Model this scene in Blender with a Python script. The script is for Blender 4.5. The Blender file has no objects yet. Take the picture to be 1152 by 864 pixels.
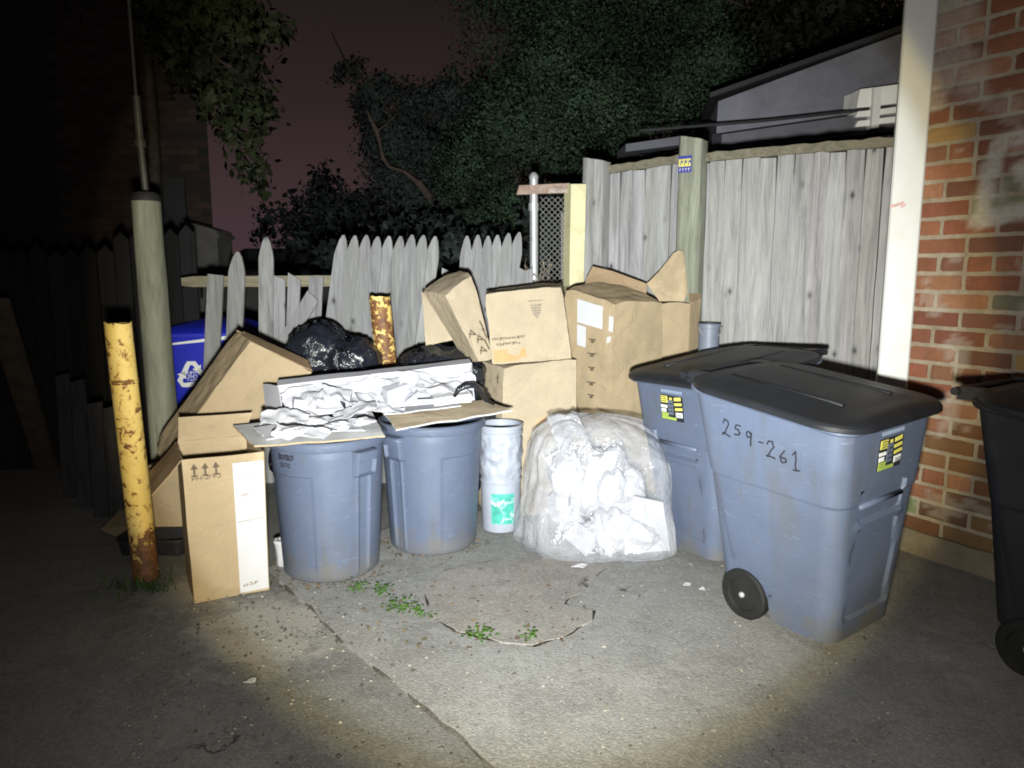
import bpy, bmesh, math, random
import numpy as np
from mathutils import Vector, Matrix, noise, Euler

random.seed(7)
rng = np.random.default_rng(7)
SC = bpy.context.scene
COL = SC.collection
R = math.radians
V = Vector

# ------------------------------------------------------------------ camera maths
FPX, PITCH, CH = 830.0, R(8.63), 1.5
CW, CHH = 1152, 864


def ray(u, v):
    a = (u - 576) / FPX
    b = (v - 432) / FPX
    return V((a, math.cos(PITCH) - b * math.sin(PITCH), -math.sin(PITCH) - b * math.cos(PITCH)))


def P(u, v, Y):
    """world point seen at pixel (u, v) of the photograph, at distance Y along the alley"""
    d = ray(u, v)
    return V((0, 0, CH)) + d * (Y / d.y)


def G(u, v, z=0.0):
    d = ray(u, v)
    return V((0, 0, CH)) + d * ((z - CH) / d.z)


# ------------------------------------------------------------------ materials
def new_mat(name):
    m = bpy.data.materials.new(name)
    m.use_nodes = True
    nt = m.node_tree
    b = nt.nodes['Principled BSDF']
    return m, nt, b


def node(nt, t, **kw):
    n = nt.nodes.new(t)
    for k, v in kw.items():
        if k in n.inputs:
            n.inputs[k].default_value = v
        else:
            setattr(n, k, v)
    return n


def link(nt, a, b):
    nt.links.new(a, b)


def ramp(nt, fac, stops, interp='LINEAR'):
    r = nt.nodes.new('ShaderNodeValToRGB')
    r.color_ramp.interpolation = interp
    els = r.color_ramp.elements
    while len(els) < len(stops):
        els.new(0.5)
    for e, (p, c) in zip(els, stops):
        e.position = p
        e.color = (c[0], c[1], c[2], 1) if len(c) == 3 else c
    link(nt, fac, r.inputs[0])
    return r.outputs[0]


def mixc(nt, fac, a, b, mode='MIX'):
    n = nt.nodes.new('ShaderNodeMix')
    n.data_type = 'RGBA'
    n.blend_type = mode
    for s, val in ((0, fac), (6, a), (7, b)):
        if isinstance(val, (int, float)):
            n.inputs[s].default_value = val
        elif isinstance(val, (tuple, list)):
            n.inputs[s].default_value = (val[0], val[1], val[2], 1)
        else:
            link(nt, val, n.inputs[s])
    return n.outputs[2]


def coords(nt, kind='Object', scale=(1, 1, 1), rot=(0, 0, 0)):
    tc = nt.nodes.new('ShaderNodeTexCoord')
    mp = nt.nodes.new('ShaderNodeMapping')
    mp.inputs['Scale'].default_value = scale
    mp.inputs['Rotation'].default_value = rot
    link(nt, tc.outputs[kind], mp.inputs[0])
    return mp.outputs[0]


def ntex(nt, vec, scale, detail=4, rough=0.55, dist=0.0):
    n = node(nt, 'ShaderNodeTexNoise', Scale=scale, Detail=detail, Roughness=rough, Distortion=dist)
    link(nt, vec, n.inputs['Vector'])
    return n.outputs['Fac']


def vtex(nt, vec, scale, feature='F1', out='Distance'):
    n = nt.nodes.new('ShaderNodeTexVoronoi')
    n.feature = feature
    n.inputs['Scale'].default_value = scale
    link(nt, vec, n.inputs['Vector'])
    return n.outputs[out]


def bump(nt, b, h, strength=0.3, dist=0.01, prev=None):
    n = node(nt, 'ShaderNodeBump', Strength=strength, Distance=dist)
    link(nt, h, n.inputs['Height'])
    if prev is not None:
        link(nt, prev, n.inputs['Normal'])
    link(nt, n.outputs[0], b.inputs['Normal'])
    return n.outputs[0]


def math2(nt, op, a, b=0.5, clamp=False):
    n = nt.nodes.new('ShaderNodeMath')
    n.operation = op
    n.use_clamp = clamp
    for i, val in enumerate((a, b)):
        if isinstance(val, (int, float)):
            n.inputs[i].default_value = val
        else:
            link(nt, val, n.inputs[i])
    return n.outputs[0]


def vcol(nt):
    n = nt.nodes.new('ShaderNodeVertexColor')
    n.layer_name = 'Col'
    return n


M = {}


def simple(name, c, rough=0.6, var=0.15, scale=6, spec=0.4, bumpst=0.0, bscale=40, metal=0.0, dirt=None, dscale=3, dlo=.52, dhi=.75, coat=0):
    m, nt, b = new_mat(name)
    co = coords(nt)
    n = ntex(nt, co, scale, 5, .6)
    lo = tuple(x * (1 - var) for x in c)
    hi = tuple(min(1, x * (1 + var)) for x in c)
    col = ramp(nt, n, [(.3, lo), (.7, hi)])
    if dirt is not None:
        d = ntex(nt, co, dscale, 7, .68, .6)
        f = ramp(nt, d, [(dlo, (0, 0, 0)), (dhi, (1, 1, 1))])
        col = mixc(nt, f, col, dirt)
    link(nt, col, b.inputs['Base Color'])
    b.inputs['Roughness'].default_value = rough
    b.inputs['Metallic'].default_value = metal
    b.inputs['Specular IOR Level'].default_value = spec
    b.inputs['Coat Weight'].default_value = coat
    if bumpst:
        bump(nt, b, ntex(nt, co, bscale, 5, .6), bumpst, .01)
    M[name] = m
    return m


def make_ground(name, base, spread, speck_light, speck_dark, brown):
    m, nt, b = new_mat(name)
    co = coords(nt)
    big = ntex(nt, co, 1.1, 6, .62, .4)
    mid = ntex(nt, co, 9, 6, .7)
    fine = ntex(nt, co, 70, 3, .7)
    c = ramp(nt, big, [(.3, tuple(x * (1 - spread) for x in base)), (.7, tuple(x * (1 + spread) for x in base))])
    st = ramp(nt, ntex(nt, co, 2.3, 7, .7, .8), [(.50, (0, 0, 0)), (.68, (1, 1, 1))])
    c = mixc(nt, math2(nt, 'MULTIPLY', st, .55), c, brown)
    bl = ntex(nt, co, 3.4, 8, .68, .9)
    c = mixc(nt, ramp(nt, bl, [(.50, (0, 0, 0)), (.58, (.62, .62, .62))]), c, tuple(x * .68 for x in base))
    c = mixc(nt, ramp(nt, ntex(nt, co, 4.7, 7, .66, .5), [(.55, (0, 0, 0)), (.66, (.45, .45, .45))]), c, tuple(x * 1.35 for x in base))
    c = mixc(nt, ramp(nt, mid, [(.35, (.3, .3, .3)), (.65, (0, 0, 0))]), c, tuple(x * .6 for x in base))
    # stones in the binder: cell colours, a share of them pale, a share dark
    vr = nt.nodes.new('ShaderNodeTexVoronoi')
    vr.inputs['Scale'].default_value = 120
    link(nt, co, vr.inputs['Vector'])
    sep = nt.nodes.new('ShaderNodeSeparateColor')
    link(nt, vr.outputs['Color'], sep.inputs[0])
    pale = ramp(nt, sep.outputs[0], [(.74, (0, 0, 0)), (.80, (.42, .42, .42))])
    dark = ramp(nt, sep.outputs[1], [(.62, (0, 0, 0)), (.70, (.5, .5, .5))])
    c = mixc(nt, dark, c, speck_dark)
    c = mixc(nt, pale, c, speck_light)
    # hairline cracks with a wandering course
    wob = nt.nodes.new('ShaderNodeVectorMath')
    wob.operation = 'ADD'
    nv = node(nt, 'ShaderNodeTexNoise', Scale=2.5, Detail=6)
    link(nt, co, nv.inputs['Vector'])
    link(nt, co, wob.inputs[0])
    link(nt, nv.outputs['Color'], wob.inputs[1])
    cr = vtex(nt, wob.outputs[0], 1.0, 'DISTANCE_TO_EDGE')
    crk = ramp(nt, cr, [(.0, (1, 1, 1)), (.012, (0, 0, 0))])
    gate = ramp(nt, ntex(nt, co, 1.7, 2), [(.60, (0, 0, 0)), (.66, (.8, .8, .8))])
    crm = math2(nt, 'MULTIPLY', crk, gate)
    c = mixc(nt, crm, c, (.015, .014, .012))
    if name == 'asphalt':
        # pale sand trodden into the surface before the small box
        for (ux, vx, rad) in ((300, 705, .42), (205, 668, .22), (405, 672, .25)):
            q = G(ux, vx)
            dn = nt.nodes.new('ShaderNodeVectorMath')
            dn.operation = 'DISTANCE'
            link(nt, co, dn.inputs[0])
            dn.inputs[1].default_value = (q.x, q.y, 0)
            k = math2(nt, 'ADD', math2(nt, 'DIVIDE', dn.outputs['Value'], rad), math2(nt, 'MULTIPLY', math2(nt, 'SUBTRACT', ntex(nt, co, 6, 8, .72, .6), .5), 2.4))
            c = mixc(nt, ramp(nt, k, [(.45, (.85, .85, .85)), (.95, (0, 0, 0))]), c, (.34, .325, .30))
    link(nt, c, b.inputs['Base Color'])
    b.inputs['Roughness'].default_value = .9
    b.inputs['Specular IOR Level'].default_value = .25
    h = math2(nt, 'ADD', math2(nt, 'MULTIPLY', vr.outputs['Distance'], -.8), math2(nt, 'MULTIPLY', fine, .8))
    h = math2(nt, 'ADD', h, math2(nt, 'MULTIPLY', mid, 1.5))
    h = math2(nt, 'SUBTRACT', h, math2(nt, 'MULTIPLY', crm, 3.0))
    bump(nt, b, h, .4, .006)
    M[name] = m


make_ground('asphalt', (.172, .172, .167), .26, (.24, .24, .235), (.12, .118, .115), (.175, .165, .15))
make_ground('asphalt_patch', (.265, .265, .26), .22, (.34, .337, .33), (.175, .172, .166), (.21, .197, .178))
make_ground('concrete', (.265, .252, .237), .28, (.36, .345, .33), (.20, .185, .17), (.21, .165, .14))

simple('plastic_grey', (.098, .125, .205), .45, .06, 2.5, .5, .05, 90, dirt=(.125, .14, .18), dscale=3.2, dlo=.55, dhi=.85)
def make_plastic(name, c):
    m, nt, b = new_mat(name)
    co = coords(nt)
    col = ramp(nt, ntex(nt, co, 2.2, 5, .6, .4), [(.3, tuple(x * .88 for x in c)), (.7, tuple(x * 1.1 for x in c))])
    # rain and grime runs, stretched down the sides
    run = ntex(nt, coords(nt, 'Object', (1, 1, .07)), 16, 6, .65, .3)
    pat = ntex(nt, co, 2.6, 4, .6)
    f = ramp(nt, math2(nt, 'MULTIPLY', run, pat), [(.25, (0, 0, 0)), (.37, (.55, .55, .55))])
    col = mixc(nt, f, col, (.085, .09, .10))
    # pale scuffs and short scratches
    sc = ntex(nt, coords(nt, 'Object', (1, 1, 6), (.3, .5, 0)), 9, 8, .75, 1.2)
    f2 = ramp(nt, sc, [(.60, (0, 0, 0)), (.67, (.6, .6, .6))])
    col = mixc(nt, f2, col, tuple(min(1, x * 1.7 + .04) for x in c))
    sp = ntex(nt, co, 38, 6, .75)
    f3 = ramp(nt, sp, [(.68, (0, 0, 0)), (.73, (.8, .8, .8))])
    col = mixc(nt, f3, col, (.045, .045, .05))
    # mud splash near the ground
    sx = nt.nodes.new('ShaderNodeSeparateXYZ')
    tc = nt.nodes.new('ShaderNodeTexCoord')
    link(nt, tc.outputs['Object'], sx.inputs[0])
    mr = nt.nodes.new('ShaderNodeMapRange')
    link(nt, sx.outputs[2], mr.inputs[0])
    mr.inputs[1].default_value = .22
    mr.inputs[2].default_value = 0
    mr.inputs[3].default_value = 0
    mr.inputs[4].default_value = .35
    f4 = ramp(nt, math2(nt, 'ADD', mr.outputs[0], ntex(nt, co, 12, 7, .7)), [(.62, (0, 0, 0)), (.85, (.65, .65, .65))])
    col = mixc(nt, f4, col, (.12, .11, .095))
    link(nt, col, b.inputs['Base Color'])
    rr = ramp(nt, ntex(nt, co, 6, 5, .6), [(.3, (.36, .36, .36)), (.7, (.58, .58, .58))])
    link(nt, rr, b.inputs['Roughness'])
    b.inputs['Specular IOR Level'].default_value = .45
    h = math2(nt, 'ADD', ntex(nt, co, 90, 4, .6), math2(nt, 'MULTIPLY', ntex(nt, co, 3.5, 2, .5), 7.0))
    bump(nt, b, h, .08, .012)
    M[name] = m


make_plastic('plastic_grey', (.088, .110, .169))
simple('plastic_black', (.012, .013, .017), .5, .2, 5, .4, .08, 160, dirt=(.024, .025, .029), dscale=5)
simple('plastic_blue', (.012, .02, .42), .42, .08, 4, .4, .03, 80)
simple('rubber', (.012, .012, .013), .75, .25, 10, .3, .1, 60)
simple('label_grey', (.10, .12, .17), .6)
simple('foam', (.41, .41, .455), .75, .05, 10, .3, .08, 120, dirt=(.30, .295, .30), dscale=8, dlo=.62, dhi=.8)
simple('paper', (.42, .42, .455), .85, .05, 12, .2, .15, 30, dirt=(.6, .58, .54), dscale=7, dlo=.6, dhi=.8)
simple('white_card', (.47, .47, .475), .8, .05, 8, .25, .05, 30, dirt=(.52, .47, .40), dscale=6, dlo=.58, dhi=.8)
simple('paint_white', (.64, .66, .675), .55, .05, 3, .4, .08, 30, dirt=(.56, .57, .53), dscale=2.0, dlo=.5, dhi=.8)
simple('paint_cream', (.56, .525, .32), .6, .07, 5, .35, .08, 40, dirt=(.42, .38, .2), dscale=6)
simple('galvanised', (.52, .53, .55), .42, .1, 14, .5, .03, 80, metal=.5, dirt=(.3, .25, .2), dscale=9, dlo=.6, dhi=.8)
simple('rust', (.12, .055, .025), .85, .4, 14, .2, .4, 60)
simple('conduit', (.085, .085, .08), .5, .2, 12, .4, 0, 60, metal=.4, dirt=(.05, .03, .02), dscale=8)
simple('ink', (.012, .012, .016), .7, .2)
simple('ink_faded', (.05, .055, .075), .8, .3)
simple('print_brown', (.10, .075, .05), .9, .25, 60)
simple('print_grey', (.24, .20, .155), .9, .2, 60)
simple('orange_label', (.62, .26, .12), .75, .12, 14)
simple('teal_label', (.05, .33, .27), .55, .3, 18, dirt=(.4, .6, .55), dscale=22, dlo=.52, dhi=.6)
simple('sticker_yellow', (.62, .58, .12), .5, .1, 30)
simple('sticker_white', (.72, .73, .74), .5, .06, 30)
simple('sticker_green', (.30, .40, .08), .5, .2, 30)
simple('tag_blue', (.045, .05, .26), .5, .2, 30)
simple('red_mark', (.60, .40, .40), .8, .2, 30)
simple('roof_grey', (.15, .15, .185), .8, .25, 3, .3, .1, 60, dirt=(.19, .19, .22), dscale=2.2)
simple('dark_trim', (.02, .02, .024), .7, .2, 6)
simple('shed_ledge', (.10, .10, .12), .8, .2, 5)
simple('vinyl', (.8, .8, .8), .6, .06, 6)
simple('bark', (.03, .025, .02), .9, .4, 18, .2, .6, 40)
simple('bark_pale', (.06, .043, .035), .9, .3, 18, .2, .5, 40)
simple('dry_vine', (.24, .20, .15), .9, .3, 20)
simple('old_plank', (.06, .045, .035), .85, .35, 9, .2, .3, 30)
simple('pail_white', (.31, .335, .40), .45, .06, 8, .5, .1, 25, dirt=(.25, .255, .28), dscale=5)
simple('concrete_footing', (.19, .165, .125), .9, .25, 5, .2, .4, 30, dirt=(.14, .12, .085), dscale=4, dlo=.45)
simple('dark_house_brick', (.06, .035, .028), .9, .4, 9, .2)
simple('dark_cement', (.07, .07, .07), .9, .3, 6)
simple('pale_block', (.075, .073, .07), .9, .3, 6)


def make_leaf(name, c, var):
    m, nt, b = new_mat(name)
    vc = vcol(nt)
    hs = node(nt, 'ShaderNodeHueSaturation')
    link(nt, mixc(nt, 1.0, c, vc.outputs[0], 'MULTIPLY'), hs.inputs['Color'])
    link(nt, hs.outputs[0], b.inputs['Base Color'])
    b.inputs['Roughness'].default_value = .7
    b.inputs['Specular IOR Level'].default_value = .15
    b.inputs['Transmission Weight'].default_value = 0
    M[name] = m


make_leaf('leaf_green', (.031, .052, .032), .3)
make_leaf('leaf_dark', (.024, .032, .03), .3)
make_leaf('leaf_vine', (.020, .026, .012), .3)
make_leaf('leaf_weed', (.055, .115, .025), .3)


def make_cardboard(name, c, dark=.8):
    m, nt, b = new_mat(name)
    co = coords(nt)
    n1 = ntex(nt, co, 4, 6, .6, .3)
    n2 = ntex(nt, co, 140, 3, .6)
    col = ramp(nt, n1, [(.3, tuple(x * .88 for x in c)), (.7, tuple(x * 1.08 for x in c))])
    col = mixc(nt, ramp(nt, n2, [(.35, (.25, .25, .25)), (.6, (0, 0, 0))]), col, tuple(x * .7 for x in c))
    stn = ramp(nt, ntex(nt, co, 7, 7, .7, 1.0), [(.62, (0, 0, 0)), (.75, (.6, .6, .6))])
    col = mixc(nt, stn, col, tuple(x * .6 for x in c))
    ge = nt.nodes.new('ShaderNodeNewGeometry')
    pt = math2(nt, 'ADD', ge.outputs['Pointiness'], math2(nt, 'MULTIPLY', math2(nt, 'SUBTRACT', ntex(nt, co, 30, 5, .7), .5), .12))
    col = mixc(nt, ramp(nt, pt, [(.56, (0, 0, 0)), (.66, (.7, .7, .7))]), col, tuple(min(1, x * 1.35 + .03) for x in c))
    damp = ramp(nt, ntex(nt, co, 2.4, 6, .62, .6), [(.50, (0, 0, 0)), (.60, (.5, .5, .5))])
    col = mixc(nt, damp, col, tuple(x * .72 for x in c))
    flute = node(nt, 'ShaderNodeTexWave', Scale=48.0, Distortion=.6, Detail=1.0)
    flute.bands_direction = 'X'
    link(nt, co, flute.inputs['Vector'])
    col = mixc(nt, math2(nt, 'MULTIPLY', flute.outputs['Fac'], .10), col, tuple(x * .6 for x in c))
    link(nt, col, b.inputs['Base Color'])
    b.inputs['Roughness'].default_value = .85
    b.inputs['Specular IOR Level'].default_value = .2
    h = math2(nt, 'ADD', ntex(nt, co, 22, 4, .6), math2(nt, 'MULTIPLY', n2, .25))
    h = math2(nt, 'ADD', h, math2(nt, 'MULTIPLY', ntex(nt, co, 5, 3, .5, .8), 5.0))
    crease = ramp(nt, vtex(nt, coords(nt, 'Object', (1, 1, 1.7), (.4, .2, .5)), 2.6, 'DISTANCE_TO_EDGE'), [(0, (1, 1, 1)), (.02, (0, 0, 0))])
    h = math2(nt, 'SUBTRACT', h, math2(nt, 'MULTIPLY', crease, .9))
    bump(nt, b, h, .25, .008)
    M[name] = m


make_cardboard('cardboard', (.345, .268, .172))
make_cardboard('cardboard_pale', (.405, .335, .24))
make_cardboard('cardboard_brown', (.27, .19, .115))


def make_wood(name, tint, knots=True, grain=(1, 1, .06), axis_scale=26):
    m, nt, b = new_mat(name)
    vc = vcol(nt)
    co = coords(nt, 'Object', grain)
    # every board gets its own slice of the grain through its colour
    off = nt.nodes.new('ShaderNodeVectorMath')
    off.operation = 'MULTIPLY_ADD'
    link(nt, vc.outputs[0], off.inputs[0])
    off.inputs[1].default_value = (40, 40, 40)
    link(nt, co, off.inputs[2])
    g1 = ntex(nt, off.outputs[0], axis_scale, 7, .7, .7)
    g2 = ntex(nt, off.outputs[0], axis_scale * 4.5, 4, .6)
    col = ramp(nt, g1, [(.3, tuple(x * .5 for x in tint)), (.48, tuple(x * .95 for x in tint)), (.7, tuple(x * 1.3 for x in tint))])
    col = mixc(nt, ramp(nt, g2, [(.3, (.4, .4, .4)), (.55, (0, 0, 0))]), col, tuple(x * .55 for x in tint))
    blot = ramp(nt, ntex(nt, coords(nt, 'Object', (1, 1, .45)), 3.1, 6, .65, .5), [(.48, (0, 0, 0)), (.75, (.6, .6, .6))])
    col = mixc(nt, blot, col, (tint[0] * .75, tint[1] * .76, tint[2] * .68))
    if knots:
        kv = nt.nodes.new('ShaderNodeTexVoronoi')
        kv.inputs['Scale'].default_value = 9.5
        link(nt, coords(nt, 'Object', (1, 1, .62)), kv.inputs['Vector'])
        sep = nt.nodes.new('ShaderNodeSeparateColor')
        link(nt, kv.outputs['Color'], sep.inputs[0])
        keep = ramp(nt, sep.outputs[0], [(.3, (0, 0, 0)), (.5, (1, 1, 1))])
        kd = ramp(nt, kv.outputs['Distance'], [(.05, (1, 1, 1)), (.10, (.6, .6, .6)), (.16, (.18, .18, .18)), (.26, (0, 0, 0))])
        col = mixc(nt, math2(nt, 'MULTIPLY', kd, keep), col, tuple(x * .2 for x in tint))
    tone = mixc(nt, 1.0, col, vc.outputs[0], 'MULTIPLY')
    link(nt, mixc(nt, .8, col, tone), b.inputs['Base Color'])
    b.inputs['Roughness'].default_value = .85
    b.inputs['Specular IOR Level'].default_value = .2
    bump(nt, b, math2(nt, 'ADD', g1, math2(nt, 'MULTIPLY', g2, .5)), .5, .006)
    M[name] = m


make_wood('wood_board', (.315, .312, .318))
make_wood('wood_picket', (.255, .255, .265))
make_wood('wood_post', (.235, .245, .20), False, (1, 1, .1), 20)
make_wood('wood_rail', (.20, .185, .15), False, (.1, 1, 1), 24)
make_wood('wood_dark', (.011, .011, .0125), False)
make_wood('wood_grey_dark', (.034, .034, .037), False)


def make_rusty_yellow(name, cut):
    m, nt, b = new_mat(name)
    co = coords(nt)
    y = ramp(nt, ntex(nt, co, 7, 5, .6), [(.3, (.66, .48, .13)), (.7, (.78, .60, .22))])
    chips = ntex(nt, co, 24, 7, .65, .5)
    patch = ntex(nt, co, 5, 4, .6)
    sep = nt.nodes.new('ShaderNodeSeparateXYZ')
    tc = nt.nodes.new('ShaderNodeTexCoord')
    link(nt, tc.outputs['Object'], sep.inputs[0])
    low = nt.nodes.new('ShaderNodeMapRange')
    link(nt, sep.outputs[2], low.inputs[0])
    low.inputs[1].default_value = 0.42
    low.inputs[2].default_value = 0.0
    low.inputs[3].default_value = 0.0
    low.inputs[4].default_value = 0.20
    k = math2(nt, 'ADD', math2(nt, 'MULTIPLY', chips, .62), math2(nt, 'MULTIPLY', patch, .38))
    k = math2(nt, 'ADD', k, low.outputs[0])
    f = ramp(nt, k, [(cut, (0, 0, 0)), (cut + .022, (1, 1, 1))])
    halo = ramp(nt, k, [(cut - .05, (0, 0, 0)), (cut + .01, (.6, .6, .6))])
    rc = ramp(nt, ntex(nt, co, 40, 5, .7), [(.3, (.06, .026, .014)), (.55, (.17, .07, .024)), (.75, (.28, .13, .04))])
    c = mixc(nt, halo, y, (.40, .20, .05))
    link(nt, mixc(nt, f, c, rc), b.inputs['Base Color'])
    b.inputs['Roughness'].default_value = .65
    bump(nt, b, math2(nt, 'MULTIPLY', f, -1.0), .6, .004)
    M[name] = m


make_rusty_yellow('rusty_yellow', .565)
make_rusty_yellow('rusted_yellow', .49)


def make_bag_black():
    m, nt, b = new_mat('bag_black')
    co = coords(nt)
    b.inputs['Base Color'].default_value = (.013, .015, .022, 1)
    b.inputs['Roughness'].default_value = .24
    b.inputs['Specular IOR Level'].default_value = .7
    w = ntex(nt, co, 9, 5, .6, 1.6)
    w2 = vtex(nt, co, 8, 'SMOOTH_F1')
    bump(nt, b, math2(nt, 'ADD', w, math2(nt, 'MULTIPLY', w2, .8)), .65, .03)
    M['bag_black'] = m


make_bag_black()


def make_bag_clear():
    m, nt, b = new_mat('bag_clear')
    co = coords(nt)
    b.inputs['Base Color'].default_value = (.50, .51, .56, 1)
    b.inputs['Roughness'].default_value = .16
    b.inputs['Specular IOR Level'].default_value = .8
    w = ntex(nt, co, 6, 3, .5, 2.4)
    w2 = ntex(nt, co, 19, 2, .5, 1.6)
    bump(nt, b, math2(nt, 'ADD', w, math2(nt, 'MULTIPLY', w2, .35)), .6, .03)
    tr = nt.nodes.new('ShaderNodeBsdfTransparent')
    mx = nt.nodes.new('ShaderNodeMixShader')
    dens = ramp(nt, ntex(nt, co, 4.5, 5, .6, 1.0), [(.3, (.14, .14, .14)), (.7, (.48, .48, .48))])
    link(nt, dens, mx.inputs[0])
    link(nt, tr.outputs[0], mx.inputs[1])
    link(nt, b.outputs[0], mx.inputs[2])
    out = nt.nodes['Material Output']
    link(nt, mx.outputs[0], out.inputs['Surface'])
    M['bag_clear'] = m


make_bag_clear()


def make_brick():
    m, nt, b = new_mat('brick')
    vc = vcol(nt)            # rgb = the brick's own colour, alpha = where it has been painted white
    co = coords(nt)
    n = ntex(nt, co, 30, 6, .7)
    c = mixc(nt, ramp(nt, n, [(.3, (.3, .3, .3)), (.6, (0, 0, 0))]), vc.outputs[0], (.11, .055, .04))
    soot = ramp(nt, ntex(nt, co, 5, 6, .7, .6), [(.52, (0, 0, 0)), (.8, (.5, .5, .5))])
    c = mixc(nt, soot, c, (.10, .075, .05))
    lime = ramp(nt, ntex(nt, co, 13, 7, .72, .8), [(.62, (0, 0, 0)), (.72, (.35, .35, .35))])
    c = mixc(nt, lime, c, (.33, .28, .21))
    pm = math2(nt, 'MULTIPLY', vc.outputs[1], ramp(nt, ntex(nt, co, 26, 6, .7), [(.3, (.55, .55, .55)), (.55, (1, 1, 1))]))
    c = mixc(nt, pm, c, (.47, .445, .41))
    link(nt, c, b.inputs['Base Color'])
    b.inputs['Roughness'].default_value = .88
    b.inputs['Specular IOR Level'].default_value = .2
    bump(nt, b, math2(nt, 'ADD', n, ntex(nt, co, 110, 3, .6)), .5, .006)
    M['brick'] = m


make_brick()

# ------------------------------------------------------------------ mesh builder


class MB:
    def __init__(s):
        s.v, s.f, s.m, s.c = [], [], [], []
        s.cur, s.col = 0, (1, 1, 1, 1)

    def add(s, vs, fs):
        o = len(s.v)
        s.v.extend([tuple(p) for p in vs])
        for f in fs:
            s.f.append([o + i for i in f])
            s.m.append(s.cur)
            s.c.append(s.col)

    def quadgrid(s, a, b, c, d, n=1, k=1):
        """bilinear patch a-b (n cells) by a-d (k cells)"""
        a, b, c, d = V(a), V(b), V(c), V(d)
        vs, fs = [], []
        for j in range(k + 1):
            t = j / k
            l, r = a.lerp(d, t), b.lerp(c, t)
            for i in range(n + 1):
                vs.append(l.lerp(r, i / n))
        for j in range(k):
            for i in range(n):
                q = j * (n + 1) + i
                fs.append((q, q + 1, q + n + 2, q + n + 1))
        s.add(vs, fs)

    def hexa(s, p, n=1):
        """p: four corners of one side, then the four opposite, both counter-clockwise seen from outside side one"""
        p = [V(q) for q in p]
        for q in ((0, 1, 2, 3), (5, 4, 7, 6), (4, 0, 3, 7), (1, 5, 6, 2), (3, 2, 6, 7), (4, 5, 1, 0)):
            s.quadgrid(*[p[i] for i in q], n, n)

    def box(s, c, size, rot=None, n=1):
        c = V(c)
        x, y, z = [q / 2 for q in size]
        pts = [(-x, -y, -z), (x, -y, -z), (x, -y, z), (-x, -y, z), (-x, y, -z), (x, y, -z), (x, y, z), (-x, y, z)]
        rm = rot if rot is not None else Matrix.Identity(3)
        s.hexa([c + rm @ V(q) for q in pts], n)

    def slab(s, q, t, n=1):
        """quad q with thickness t behind its front (normal by right hand)"""
        q = [V(a) for a in q]
        nrm = (q[1] - q[0]).cross(q[3] - q[0]).normalized()
        s.hexa(q + [a - nrm * t for a in q], n)

    def prism(s, poly, zlo, zhi):
        """closed polygon in xy, counter-clockwise"""
        n = len(poly)
        vs = [(x, y, zlo) for x, y in poly] + [(x, y, zhi) for x, y in poly]
        fs = [tuple(range(n, 2 * n)), tuple(reversed(range(n)))]
        fs += [(i, (i + 1) % n, n + (i + 1) % n, n + i) for i in range(n)]
        s.add(vs, fs)

    def extrude_poly(s, pts, vec):
        """planar 3-D polygon given thickness along vec"""
        n = len(pts)
        vec = V(vec)
        vs = [V(p) for p in pts] + [V(p) + vec for p in pts]
        fs = [tuple(range(n)), tuple(reversed(range(n, 2 * n)))]
        fs += [(i, n + i, n + (i + 1) % n, (i + 1) % n) for i in range(n)]
        s.add(vs, fs)

    def loft(s, rings, cap0=True, cap1=True):
        n = len(rings[0])
        vs = [p for r in rings for p in r]
        fs = []
        for j in range(len(rings) - 1):
            for i in range(n):
                k = (i + 1) % n
                fs.append((j * n + i, j * n + k, (j + 1) * n + k, (j + 1) * n + i))
        if cap0:
            fs.append(tuple(reversed(range(n))))
        if cap1:
            fs.append(tuple(range((len(rings) - 1) * n, len(rings) * n)))
        s.add(vs, fs)

    def tube(s, path, r, n=8, r2=None):
        path = [V(p) for p in path]
        rings = []
        up = V((0, 0, 1))
        for i, p in enumerate(path):
            t = (path[min(i + 1, len(path) - 1)] - path[max(i - 1, 0)]).normalized()
            a = t.cross(up)
            if a.length < 1e-3:
                a = t.cross(V((0, 1, 0)))
            a.normalize()
            b = t.cross(a)
            rr = r if r2 is None else r + (r2 - r) * i / (len(path) - 1)
            if isinstance(r, (list, tuple)):
                rr = r[i]
            rings.append([p + (a * math.cos(2 * math.pi * k / n) + b * math.sin(2 * math.pi * k / n)) * rr for k in range(n)])
        s.loft(rings)

    def ribbon(s, path, nrm, w, t=.0012):
        """flat pen stroke on a surface with normal nrm"""
        path = [V(p) for p in path]
        nrm = V(nrm).normalized()
        for i in range(len(path) - 1):
            a, b = path[i], path[i + 1]
            d = (b - a)
            if d.length < 1e-6:
                continue
            d.normalize()
            sd = nrm.cross(d) * w / 2
            e = d * w * .3
            lift = nrm * (t + .00007 * i)
            s.hexa([a - e - sd + lift, a - e + sd + lift, b + e + sd + lift, b + e - sd + lift,
                    a - e - sd, a - e + sd, b + e + sd, b + e - sd])

    def lathe(s, prof, c=(0, 0, 0), n=48, disp=None):
        rings = []
        for r, z in prof:
            ring = []
            for k in range(n):
                a = 2 * math.pi * k / n
                rr = r + (disp(a, z, r) if disp else 0)
                ring.append((c[0] + rr * math.cos(a), c[1] + rr * math.sin(a), c[2] + z))
            rings.append(ring)
        s.loft(rings)

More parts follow.
